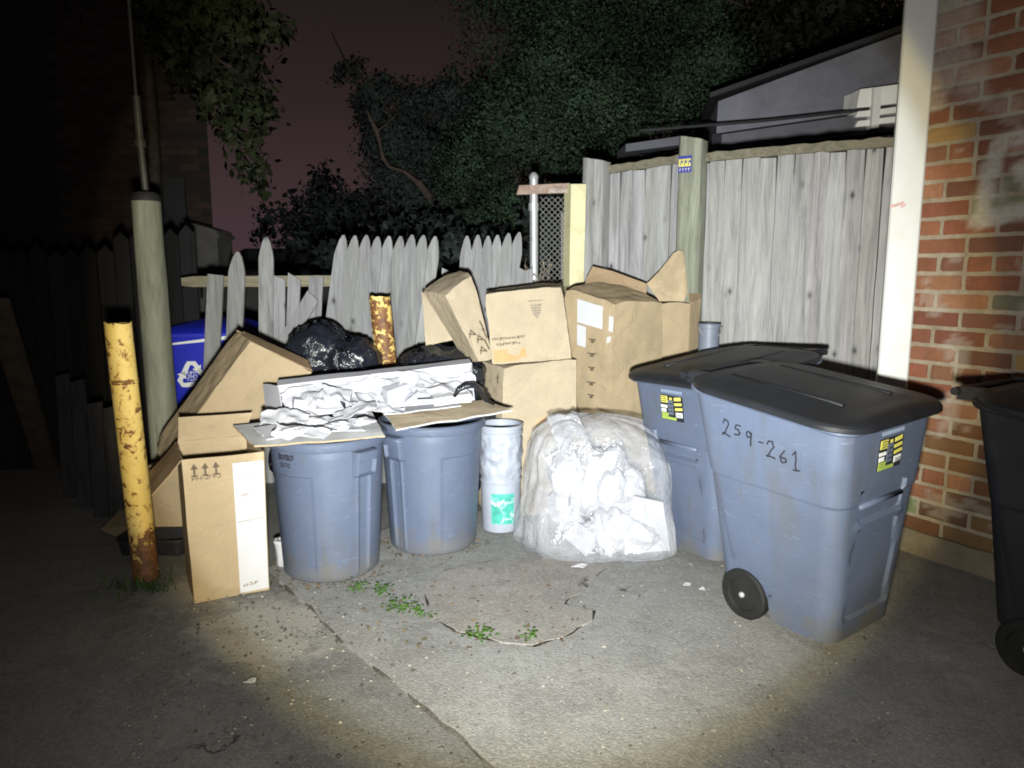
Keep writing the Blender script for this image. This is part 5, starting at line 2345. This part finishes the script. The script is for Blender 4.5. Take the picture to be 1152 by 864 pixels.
def build_ground_bits():
    # paper scraps on the paving, each lying flat
    g = 'white paper scraps on the paving'
    labs = {0: 'white paper scrap on the ground before the clear bag, the widest one', 1: 'small white scrap on the ground left of the cart wheel', 2: 'small white scrap on the paving below the clear bag right corner',
            3: 'white scrap at the foot of the front grey cart', 4: 'white crumb on the ground at the edge of the torch light'}
    for i, (u_, v_, s) in enumerate(((652, 638, .045), (772, 659, .028), (790, 664, .022), (900, 697, .022), (282, 768, .03))):
        p = G(u_, v_, .016)
        mb = MB()
        n = 9
        an = random.uniform(0, 6)
        pts = []
        for k in range(n):
            a = 2 * math.pi * k / n
            r = s * random.uniform(.6, 1.1)
            x, y = r * math.cos(a), r * .55 * math.sin(a)
            pts.append(p + V((x * math.cos(.4) - y * math.sin(.4), x * math.sin(.4) + y * math.cos(.4), .004 * math.sin(a * 2) + .006)))
        mb.extrude_poly(pts, (0, 0, .004))
        tag(mb.build('paper_scrap', 'paper', origin=p), labs[i], 'paper scrap', g)
    # loose grit and small stones: nobody could count them
    mb = MB()
    rnd = random.Random(3)
    for k in range(1500):
        u_, v_ = rnd.uniform(140, 1010), rnd.uniform(625, 864)
        if rnd.random() < .35:
            u_, v_ = rnd.gauss(330, 90), rnd.gauss(700, 40)
        if v_ < 610:
            continue
        p = G(u_, v_, .012)
        if rnd.random() < .1:
            continue
        s = rnd.choice((.003, .004, .005, .006, .008)) * rnd.uniform(.7, 1.3)
        f = rnd.choice((.35, .5, .7, .9, 1.3, 1.7))
        mb.col = (f, f * .97, f * .9, 1)
        q = [V((rnd.uniform(.6, 1.2) * a, rnd.uniform(.6, 1.2) * b, rnd.uniform(.5, .9) * c_)) * s for a, b, c_ in ((1, 0, 0), (-1, 0, 0), (0, 1, 0), (0, -1, 0), (0, 0, 1), (0, 0, -1))]
        mb.add([p + x for x in q], [(0, 2, 4), (2, 1, 4), (1, 3, 4), (3, 0, 4), (2, 0, 5), (1, 2, 5), (3, 1, 5), (0, 3, 5)])
    tag(mb.build('gravel', 'stone'), kind='stuff')
    # dry leaf and dirt crumbs along the foot of the cans
    mb = MB()
    for k in range(190):
        if k % 2:
            a = rnd.uniform(math.pi, 2 * math.pi)
            cc = C1 if rnd.random() < .5 else C2
            rr = .25 + abs(rnd.gauss(0, .05))
            p = V((cc.x + rr * math.cos(a), cc.y + rr * math.sin(a), .022))
        else:
            p = G(rnd.uniform(400, 660), rnd.uniform(640, 730), .022) + V((0, 0, .001))
        s = rnd.uniform(.006, .016)
        a = rnd.uniform(0, 6)
        d, w = V((math.cos(a), math.sin(a), rnd.uniform(-.2, .4))) * s, V((-math.sin(a), math.cos(a), rnd.uniform(-.1, .4))) * s * .5
        f = rnd.uniform(.5, 1.3)
        mb.col = (f, f * rnd.uniform(.8, 1), f * .7, 1)
        mb.add([p - d, p + w + V((0, 0, .003)), p + d, p - w + V((0, 0, .002))], [(0, 1, 2, 3)])
    tag(mb.build('leaf_litter', 'litter'), kind='stuff')
    # weeds in the joint
    g = 'green weeds growing in the paving joint'
    spots = [(404, 664, .10, 15, 'green weed growing at the foot of the left trash can'), (428, 668, .09, 15, 'green weed spreading right of the left can foot'), (452, 686, .11, 22, 'bright green weed between the two trash cans, front one'),
             (474, 694, .08, 12, 'small green weed left of the concrete slab edge'), (540, 719, .085, 24, 'green weed growing at the front edge of the concrete slab'), (596, 721, .06, 9, 'tiny weed on the slab edge right of the larger weed')]
    for i, (u_, v_, r, n, lab) in enumerate(spots):
        base = G(u_, v_, .012)
        root = thing('weed', lab, 'weed', base, 0, g)
        mb = MB()
        st = MB()
        for k in range(n * 2):
            a = rnd.uniform(0, 2 * math.pi)
            out = rnd.uniform(.1, 1) ** 1.4 * r * .8
            tip = base + V((math.cos(a) * out, math.sin(a) * out * .8, rnd.uniform(.008, .045)))
            if k % 3 == 0:
                st.tube([base + V((0, 0, -.005)), base.lerp(tip, .5) + V((0, 0, .012)), tip], .0016, 5, .0008)
            L_ = rnd.uniform(.012, .026)
            d = V((math.cos(a + rnd.uniform(-.8, .8)), math.sin(a + rnd.uniform(-.8, .8)), rnd.uniform(-.1, .5))).normalized()
            w = d.cross(V((0, 0, 1))).normalized() * L_ * .36
            f = rnd.uniform(.6, 1.5)
            mb.col = (f, f, f * .8, 1)
            mb.add([tip, tip + d * L_ * .5 + w, tip + d * L_ + V((0, 0, -.003)), tip + d * L_ * .5 - w, tip + d * L_ * .5 + V((0, 0, .003))], [(0, 4, 1), (1, 4, 2), (2, 4, 3), (3, 4, 0)])
        st.build('stem', 'leaf_weed', root)
        mb.build('foliage', 'leaf_weed', root)
    # dark tuft by the bollard foot
    base = G(160, 662)
    root = thing('weed', 'dark grassy tuft at the foot of the tall bollard', 'weed', base)
    mb = MB()
    for k in range(90):
        a = rnd.uniform(0, 6.28)
        p = base + V((rnd.gauss(0, .08), rnd.gauss(0, .05), -.005))
        t = p + V((rnd.gauss(0, .03), rnd.gauss(0, .03), rnd.uniform(.03, .09)))
        w = V((math.cos(a), math.sin(a), 0)) * .004
        f = rnd.uniform(.3, .8)
        mb.col = (f, f, f, 1)
        mb.add([p - w, p + w, t], [(0, 1, 2)])
    mb.build('foliage', 'leaf_weed', root)


def make_tinted(name, c, rough=.9):
    m, nt, b = new_mat(name)
    vc = vcol(nt)
    link(nt, mixc(nt, 1.0, c, vc.outputs[0], 'MULTIPLY'), b.inputs['Base Color'])
    b.inputs['Roughness'].default_value = rough
    M[name] = m


make_tinted('stone', (.17, .165, .155))
make_tinted('litter', (.14, .11, .08))
build_ground_bits()

# ------------------------------------------------------------------ what stands behind: shed, houses, dark fence
def build_shed():
    Y = 6.6
    root = thing('shed', 'grey gabled shed behind the tall board fence', 'shed', (3.2, Y, 0))
    a, b = P(808, 114, Y), P(1040, 28, Y - .2)
    lo = 0.0
    g = [V((a.x - .05, Y, lo)), V((b.x + 1.2, Y - .2, lo)), V((b.x + 1.2, Y - .2, b.z + .55)), V((b.x, Y - .2, b.z)), V((a.x, Y, a.z)), ]
    mb = MB()
    n = len(g)
    mb.extrude_poly(g, (.5, 3.0, 0))
    mb.build('wall', 'roof_grey', root)
    # roof edge over the gable
    rf = MB()
    for p, q in ((g[4], g[3]), (g[3], g[2])):
        e = (q - p).normalized()
        s = .0
        rf.hexa([p + V((-.10 * e.x if p is g[4] else 0, -.09, .012)), q + V((0, -.09, .012)), q + V((0, -.09, .05)), p + V((-.10 if p is g[4] else 0, -.09, .05)),
                 p + V((.5, 3.1, .0)), q + V((.5, 3.1, 0)), q + V((.5, 3.1, .10)), p + V((.5, 3.1, .10))])
    rf.build('roof', 'dark_trim', root)
    # low lean-to edge: a ledge with a dark gap above and below
    le = MB()
    l, r = P(812, 156, Y - .25), P(1030, 128, Y - .45)
    up = V((0, 0, .11))
    le.hexa([l - up, r - up, r + up * .5, l + up * .3, l - up + V((0, .3, 0)), r - up + V((0, .3, 0)), r + up * .5 + V((0, .3, .06)), l + up * .3 + V((0, .3, .06))])
    le.build('ledge', 'shed_ledge', root)
    tr = MB()
    for v0, v1, dy in ((139, 119, -.31), (168, 148, -.36)):
        l, r = P(720, v0 + 8, Y + dy), P(1010, v1, Y + dy - .12)
        tr.tube([l, l.lerp(r, .5) + V((0, 0, -.015)), r], .013, 8)
    tr.build('cable', 'dark_trim', root)
    bd = MB()
    l, r = P(704, 165, Y - .4), P(782, 155, Y - .42)
    bd.hexa([l + V((0, 0, -.04)), r + V((0, 0, -.04)), r + V((0, 0, .03)), l + V((0, 0, .02)), l + V((0, .5, -.02)), r + V((0, .5, -.02)), r + V((0, .5, .05)), l + V((0, .5, .04))])
    bd.build('lean_to_edge', 'shed_ledge', root)
    # white ribbed hood on the wall
    v = MB()
    for k, (u0, u1, va, vb) in enumerate(((964, 1018, 100, 121), (962, 1017, 125, 132), (962, 1016, 136, 143))):
        a0, a1 = P(u0, vb, Y - .42), P(u1, vb - 6, Y - .52)
        h = P(u0, va, Y - .42).z - a0.z
        v.hexa([a0, a1, a1 + V((0, 0, h)), a0 + V((.02, 0, h)), a0 + V((0, .25, 0)), a1 + V((0, .25, 0)), a1 + V((0, .25, h)), a0 + V((0, .25, h))], 3)
    l = P(985, 120, Y - .47)
    v.hexa([l + V((-.03, -.02, -.17)), l + V((.03, -.02, -.17)), l + V((.03, -.02, .14)), l + V((-.03, -.02, .14)), l + V((-.03, .1, -.17)), l + V((.03, .1, -.17)), l + V((.03, .1, .14)), l + V((-.03, .1, .14))])
    v.jitter(.006, 6)
    vo = v.build('window_hood', 'vinyl', root)


build_shed()


def build_left_background():
    # brick house in the dark at the left
    Y = 8.6
    xr = P(236, 200, Y).x
    root = thing('brick_house', 'dark brick house corner behind the timber post', 'house', (xr - 2, Y, 0))
    mb = MB()
    course, bl = .085, .23
    ztop = 6.0
    rnd = random.Random(5)
    for r in range(int(ztop / course)):
        z0 = r * course
        x = xr - (bl / 2 if r % 2 else 0)
        while x > xr - 1.5:
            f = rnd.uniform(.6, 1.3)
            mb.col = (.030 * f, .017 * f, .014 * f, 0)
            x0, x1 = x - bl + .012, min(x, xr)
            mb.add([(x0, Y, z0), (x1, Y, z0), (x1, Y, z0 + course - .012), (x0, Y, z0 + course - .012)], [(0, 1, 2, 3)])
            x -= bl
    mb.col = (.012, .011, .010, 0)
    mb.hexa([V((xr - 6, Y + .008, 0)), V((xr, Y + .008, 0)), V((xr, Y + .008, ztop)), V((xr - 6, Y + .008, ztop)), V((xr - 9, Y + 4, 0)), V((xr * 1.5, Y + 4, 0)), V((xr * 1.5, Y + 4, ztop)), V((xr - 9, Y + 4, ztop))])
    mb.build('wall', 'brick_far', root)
    rf = MB()
    rf.hexa([V((xr - 6.2, Y - .2, ztop)), V((xr + .2, Y - .2, ztop)), V((xr + .2, Y - .1, ztop + .15)), V((xr - 6.2, Y - .1, ztop + .15)), V((xr - 9.2, Y + 4.2, ztop)), V((xr * 1.5, Y + 4.2, ztop)), V((xr - 1.5, Y + 2.5, ztop + 1.6)), V((xr - 6.5, Y + 2.5, ztop + 1.6))])
    rf.build('roof', 'dark_trim', root)
    wd = MB()
    a, b = P(183, 300, Y - .03), P(207, 200, Y - .03)
    wd.hexa([V((a.x, Y - .04, .1)), V((b.x, Y - .04, .1)), V((b.x, Y - .04, b.z)), V((a.x, Y - .04, b.z)), V((a.x, Y + .03, .1)), V((b.x, Y + .03, .1)), V((b.x, Y + .03, b.z)), V((a.x, Y + .03, b.z))])
    wd.build('door', 'dark_trim', root)
    # pale concrete pier beside it
    mb = MB()
    a, b = P(210, 318, 7.6), P(243, 248, 7.6)
    mb.hexa([V((a.x, 7.6, 0)), V((b.x, 7.6, 0)), V((b.x, 7.6, b.z - .1)), V((a.x, 7.6, b.z)), V((a.x, 8, 0)), V((b.x, 8, 0)), V((b.x, 8, b.z - .1)), V((a.x, 8, b.z))], 4)
    k = P(226, 268, 7.55).z
    mb.hexa([V((a.x - .01, 7.57, k)), V((b.x + .03, 7.57, k)), V((b.x + .03, 7.57, k + .05)), V((a.x - .01, 7.57, k + .05)), V((a.x, 8.02, k)), V((b.x + .02, 8.02, k)), V((b.x + .02, 8.02, k + .05)), V((a.x, 8.02, k + .05))])
    mb.jitter(.01, 4)
    tag(mb.build('concrete_pier', 'pale_block', origin=(a.x, 7.6, 0)), 'dim grey concrete pier left of the broken picket fence', 'pier')
    # low dark shed roof beyond the broken pickets
    root = thing('garage', 'low dark garage roof seen over the broken pickets', 'garage', (-3.2, 10.5, 0))
    a, b = P(222, 318, 10.4), P(420, 318, 10.4)
    z0, z1 = P(300, 318, 10.4).z, P(300, 289, 10.4).z
    mb = MB()
    mb.hexa([V((a.x, 10.4, 0)), V((b.x, 10.4, 0)), V((b.x, 10.4, z0)), V((a.x, 10.4, z0)), V((a.x, 13, 0)), V((b.x, 13, 0)), V((b.x, 13, z0)), V((a.x, 13, z0))])
    mb.build('wall', 'dark_cement', root)
    mb = MB()
    mb.hexa([V((a.x - .2, 10.2, z0)), V((b.x + .2, 10.2, z0)), V((b.x + .2, 11.5, z1 + .15)), V((a.x + .3, 11.5, z1 + .15)), V((a.x - .2, 13.2, z0)), V((b.x + .2, 13.2, z0)), V((b.x + .2, 11.7, z1 + .15)), V((a.x + .3, 11.7, z1 + .15))])
    mb.build('roof', 'roof_dark', root)
    # dark stockade fence at far left
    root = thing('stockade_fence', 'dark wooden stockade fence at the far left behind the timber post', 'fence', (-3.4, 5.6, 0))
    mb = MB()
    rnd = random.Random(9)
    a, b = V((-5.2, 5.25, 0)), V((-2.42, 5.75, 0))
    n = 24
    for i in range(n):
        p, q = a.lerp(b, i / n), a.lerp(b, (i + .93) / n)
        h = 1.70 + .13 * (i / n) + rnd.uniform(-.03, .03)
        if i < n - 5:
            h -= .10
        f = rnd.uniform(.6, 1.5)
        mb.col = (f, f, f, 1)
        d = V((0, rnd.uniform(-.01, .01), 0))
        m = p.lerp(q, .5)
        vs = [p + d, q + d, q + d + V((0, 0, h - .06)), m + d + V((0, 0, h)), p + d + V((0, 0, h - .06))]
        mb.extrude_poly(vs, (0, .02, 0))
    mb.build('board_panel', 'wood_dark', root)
    rl = MB()
    for z in (.35, 1.3):
        rl.hexa([a + V((0, .025, z)), b + V((0, .025, z)), b + V((0, .025, z + .08)), a + V((0, .025, z + .08)), a + V((0, .07, z)), b + V((0, .07, z)), b + V((0, .07, z + .08)), a + V((0, .07, z + .08))])
    rl.build('rail', 'wood_dark', root)


make_tinted('brick_far', (1, 1, 1))
simple('roof_dark', (.028, .03, .038), .85, .25, 4)
build_left_background()

# ------------------------------------------------------------------ trees
def leaf_cloud(pts, out, size, tint, seed, droop=.2):
    """many small leaves as numpy arrays -> (verts, faces, colours, normals); out = direction away from the clump's middle"""
    r = np.random.default_rng(seed)
    n = len(pts)
    d = r.normal(size=(n, 3))
    d[:, 2] -= droop
    d /= np.linalg.norm(d, axis=1)[:, None]
    up = r.normal(size=(n, 3))
    w = np.cross(d, up)
    w /= np.linalg.norm(w, axis=1)[:, None]
    nn = np.cross(d, w)
    flip = np.where((nn * out).sum(1) < 0, -1.0, 1.0)[:, None]
    w = w * flip
    nn = nn * flip
    L = size * r.uniform(.5, 1.6, n)[:, None]
    p = np.asarray(pts)
    v0, v1, v2, v3 = p, p + d * L * .45 + w * L * .30 + nn * L * .08, p + d * L, p + d * L * .45 - w * L * .30 + nn * L * .08
    vs = np.stack([v0, v3, v2, v1], 1).reshape(-1, 3)
    f = np.arange(n * 4).reshape(n, 4)
    c = r.uniform(.88, 1.12, n) * tint
    nm = out * .9 + nn * .3
    nm /= np.linalg.norm(nm, axis=1)[:, None]
    return vs, f, c, nm


def fast_leaves(name, vs, f, c, nm, mat, parent, inv):
    n = len(f)
    me = bpy.data.meshes.new(name)
    vv = vs + np.array(inv)
    me.vertices.add(len(vv))
    me.vertices.foreach_set('co', vv.astype(np.float32).ravel())
    me.loops.add(n * 4)
    me.loops.foreach_set('vertex_index', f.astype(np.int32).ravel())
    me.polygons.add(n)
    me.polygons.foreach_set('loop_start', np.arange(0, n * 4, 4, dtype=np.int32))
    me.polygons.foreach_set('loop_total', np.full(n, 4, dtype=np.int32))
    me.update(calc_edges=True)
    ca = me.color_attributes.new('Col', 'FLOAT_COLOR', 'CORNER')
    cc = np.repeat(np.stack([c, c, c * .95, np.ones(n)], 1), 4, axis=0).astype(np.float32)
    ca.data.foreach_set('color', cc.ravel())
    me.materials.append(M[mat])
    me.polygons.foreach_set('use_smooth', [True] * n)
    me.normals_split_custom_set_from_vertices(np.repeat(nm, 4, axis=0).astype(np.float32))
    o = bpy.data.objects.new(name, me)
    COL.objects.link(o)
    o.parent = parent
    return o


def tree(label, base, clumps, n, size, mat, seed, limbs=99, trunk_r=.12, name='leafy_tree', bark='bark', cat='tree', group=None, droop=.2, top=None):
    base = V(base)
    root = thing(name, label, cat, base, 0, group)
    r = np.random.default_rng(seed)
    wts = np.array([s[0] * s[1] * s[2] for _, s in clumps]) ** .8
    wts /= wts.sum()
    allp, tint, outs = [], [], []
    for (c, s), w in zip(clumps, wts):
        m = int(n * w)
        # leaves sit in sub-clumps within each lobe, denser towards its skin
        k = max(6, m // (520 if n > 60000 else 170))
        sc = r.normal(size=(k, 3))
        sc /= np.linalg.norm(sc, axis=1)[:, None]
        sc *= r.uniform(.45, 1.0, k)[:, None] ** .5
        cen = np.array(c) + sc * np.array(s)
        idx = r.integers(0, k, m)
        sp = r.normal(size=(m, 3)) * (.17 * (s[0] + s[1] + s[2]) / 3 + .02)
        allp.append(cen[idx] + sp)
        tn = r.uniform(.45, 1.45, k)
        tint.append(tn[idx])
        oo = sp / (np.linalg.norm(sp, axis=1)[:, None] + 1e-6) * .7 + (cen[idx] - np.array(c)) / np.array(s) * .6 + r.normal(size=(m, 3)) * .25
        outs.append(oo / np.linalg.norm(oo, axis=1)[:, None])
    p = np.concatenate(allp)
    tn = np.concatenate(tint)
    p[:, 2] = np.maximum(p[:, 2], .05)
    vs, f, c, nm = leaf_cloud(p, np.concatenate(outs), size, tn, seed + 1, droop)
    fast_leaves('crown', vs, f, c, nm, mat, root, tuple(-base))
    mb = MB()
    tp = V(top) if top is not None else V(clumps[0][0])
    path = [base + V((0, 0, -.1))]
    for i in range(1, 7):
        t = i / 6
        path.append(base.lerp(tp, t) + noise.noise_vector(V((seed, t * 3, 0))) * .12 * t)
    mb.tube(path, [trunk_r * (1.25 - .95 * i / 6) for i in range(7)], 10)
    for i, (c, s) in enumerate(clumps[:limbs]):
        c = V(c)
        j = min(5, 2 + i % 4) if limbs > 5 else 6
        a = path[j]
        mid = a.lerp(c, .5) + V((0, 0, .12)) + noise.noise_vector(V((i, seed, 2))) * .12
        mb.tube([a, mid, c, c + (c - mid) * .4], [trunk_r * .42, trunk_r * .3, trunk_r * .16, trunk_r * .05], 7)
    mb.build('trunk', bark, root, smooth=True)
    return root


def build_trees():
    # big green tree in the middle
    Y = 8.6
    cl = []
    for u_, v_, rr, dy in ((640, 70, .85, 0), (700, 40, .9, .3), (755, 70, .75, .1), (600, 130, .85, .1), (670, 140, .95, -.3), (740, 130, .75, 0), (570, 190, .7, 0), (630, 210, .85, -.2),
                           (690, 210, .7, .2), (600, 30, .8, .4), (650, -40, 1.1, .3), (740, -30, .9, .5), (540, 235, .5, .1), (580, 262, .55, -.2), (640, 270, .6, .2), (775, 105, .5, 0), (790, 30, .4, .2)):
        c = P(u_, v_, Y + dy)
        cl.append((tuple(c), (rr, rr * .8, rr * .9)))
    b = P(640, 420, Y + .3)
    tree('large green leafy tree rising behind the chain link gate', (b.x, b.y, 0), cl, 190000, .033, 'leaf_green', 21, trunk_r=.17, top=P(650, 90, Y + .3))
    # dark tree left of it, ragged edge to the sky
    Y = 9.6
    cl = []
    for u_, v_, rr in ((395, 82, .20), (412, 98, .28), (428, 112, .28), (445, 128, .40), (425, 150, .34), (450, 165, .45), (430, 185, .22), (470, 200, .6), (500, 160, .6), (512, 112, .4), (520, 220, .65), (445, 225, .3), (480, 250, .6), (482, 130, .4), (560, 130, .6)):
        cl.append((tuple(P(u_, v_, Y)), (rr, rr * .7, rr * .85)))
    b = P(500, 420, Y + .2)
    rt = tree('dark ragged tree left of the large green tree', (b.x, b.y, 0), cl, 52000, .044, 'leaf_dark', 31, trunk_r=.12, top=P(500, 110, Y + .2))
    mb = MB()
    Yb = Y - .85
    path = [P(u_, v_, Yb) for u_, v_ in ((470, 205), (455, 193), (438, 188), (431, 178), (428, 165), (424, 148), (417, 134), (412, 122))]
    mb.tube(path, [.03, .02, .018, .028, .016, .03, .022, .008], 8)
    br = [P(u_, v_, Yb) for u_, v_ in ((424, 148), (434, 140), (446, 128))]
    mb.tube(br, .012, 6, .004)
    mb.tube([P(470, 205, Yb), P(490, 230, Yb + .5), P(497, 260, Y + .1)], .04, 7, .06)
    o = mb.build('bare_limb', 'bark_pale', rt, smooth=True)
    # bush low behind the picket fence
    Y = 11.5
    cl = []
    for u_, v_, rr in ((330, 262, .5), (350, 240, .45), (375, 232, .5), (400, 245, .5), (425, 255, .55), (380, 270, .7), (340, 285, .5), (440, 285, .6)):
        cl.append((tuple(P(u_, v_, Y)), (rr, rr * .8, rr * .9)))
    b = P(375, 330, Y + .1)
    tree('low dark bush standing beyond the picket fence', (b.x, b.y, 0), cl, 7000, .09, 'leaf_dark', 41, trunk_r=.08, name='bush', cat='bush', top=P(375, 250, Y))
    # shrubs close behind the pickets, which catch the fence's shadow
    Y = 7.0
    cl = []
    for u_, v_, rr in ((395, 292, .3), (425, 285, .36), (455, 280, .36), (485, 285, .4), (515, 285, .36), (545, 290, .4), (580, 290, .36), (605, 262, .3), (440, 330, .4), (520, 330, .4), (585, 335, .4)):
        cl.append((tuple(P(u_, v_, Y)), (rr, rr * .7, rr * .8)))
    b = P(500, 360, Y)
    tree('row of dark shrubs just behind the middle pickets', (b.x, b.y, 0), cl, 9000, .075, 'leaf_dark', 51, trunk_r=.05, name='shrub', cat='shrub', top=P(500, 300, Y))
    # ivy-hung limb hanging in from the upper left
    Y = 6.4
    cl = []
    for u_, v_, rr in ((225, -10, .45), (262, 10, .40), (285, 30, .22), (255, 60, .34), (270, 90, .26), (250, 110, .2), (275, 125, .2), (270, 150, .17), (278, 175, .15), (286, 198, .12), (291, 215, .08), (215, 50, .3), (200, -60, .5), (130, -90, .6), (60, -120, .6), (240, 40, .3)):
        cl.append((tuple(P(u_, v_, Y)), (rr, rr * .8, rr * 1.05)))
    tree('dark tree with a drooping leafy branch hanging over the timber post', (P(177, 500, 6.7).x, 6.7, 0), cl, 14000, .07, 'leaf_vine', 61, limbs=2, trunk_r=.075, droop=.9, top=P(165, -70, 6.6))
    # dark tree behind the shed
    Y = 13
    cl = []
    for u_, v_, rr in ((820, 60, 1.1), (860, 20, 1.3), (920, 0, 1.4), (980, -30, 1.5), (830, -20, 1.2), (900, 60, 1.2), (960, 40, 1.2), (1030, 0, 1.5), (800, 110, .8)):
        cl.append((tuple(P(u_, v_, Y)), (rr, rr * .8, rr * .9)))
    b = P(900, 330, Y)
    tree('near black tree behind the grey shed roof', (b.x, b.y, 0), cl, 16000, .12, 'leaf_shed', 71, trunk_r=.2, top=P(900, 20, Y))


make_leaf('leaf_shed', (.04, .045, .035), .3)
build_trees()

# ------------------------------------------------------------------ light
def build_light():
    w = bpy.data.worlds.new('World')
    SC.world = w
    w.use_nodes = True
    nt = w.node_tree
    bg = nt.nodes['Background']
    # city glow on a night sky: dull purple red at the skyline, nearly black overhead
    tc = nt.nodes.new('ShaderNodeTexCoord')
    sp = nt.nodes.new('ShaderNodeSeparateXYZ')
    link(nt, tc.outputs['Generated'], sp.inputs[0])
    glow = ramp(nt, sp.outputs[2], [(0.0, (.040, .024, .030)), (.08, (.033, .0195, .0225)), (.2, (.0185, .0115, .0115)), (.36, (.0085, .0055, .0055)), (1, (.003, .0025, .003))])
    sky = nt.nodes.new('ShaderNodeTexSky')
    sky.sky_type = 'NISHITA'
    sky.sun_disc = False
    sky.sun_elevation = R(-6)
    sky.sun_rotation = R(40)
    add = mixc(nt, .0006, glow, sky.outputs[0], 'ADD')
    link(nt, add, bg.inputs['Color'])
    bg.inputs['Strength'].default_value = 1.35

    # the photographer's torch: hot spot, its warm rim and the weak spill round it
    LP = V((-.03, .02, CH - .21))
    c0 = ray(606, 342).normalized()
    rim = sum(c0.angle(ray(u, v)) for u, v in ((230, 668), (1030, 60), (165, 200), (400, 800), (960, 690))) / 5
    rot = c0.to_track_quat('-Z', 'Y').to_euler()
    for nm, power, half, blend, col in (('torch_beam', 265, rim - R(.7), .07, (.87, .95, 1.0)),
                                        ('torch_core', 1180, rim + R(2.5), 1.0, (.87, .95, 1.0)),
                                        ('torch_rim', 230, rim + R(1.1), .05, (1.0, .76, .22)),
                                        ('torch_spill', 200, R(58), .9, (1.0, .96, .85))):
        l = bpy.data.lights.new(nm, 'SPOT')
        l.energy = power
        l.spot_size = 2 * half
        l.spot_blend = blend
        l.color = col
        l.shadow_soft_size = .05
        o = bpy.data.objects.new(nm, l)
        COL.objects.link(o)
        o.location = LP
        o.rotation_euler = rot


build_light()

# ------------------------------------------------------------------ camera and render
cam = bpy.data.cameras.new('camera')
cam.sensor_width = 36
cam.lens = 36 * FPX / CW
cam.clip_start = .05
cam.clip_end = 400
co = bpy.data.objects.new('camera', cam)
COL.objects.link(co)
co.location = (0, 0, CH)
co.rotation_euler = (math.pi / 2 - PITCH, 0, 0)
SC.camera = co
SC.view_settings.view_transform = 'Standard'
SC.view_settings.look = 'None'
SC.view_settings.exposure = 0.2
SC.view_settings.gamma = 1
SC.render.engine = 'CYCLES'
SC.cycles.use_denoising = True
SC.cycles.filter_width = 1.9
SC.cycles.max_bounces = 6
SC.cycles.transparent_max_bounces = 12
SC.cycles.sample_clamp_indirect = 4
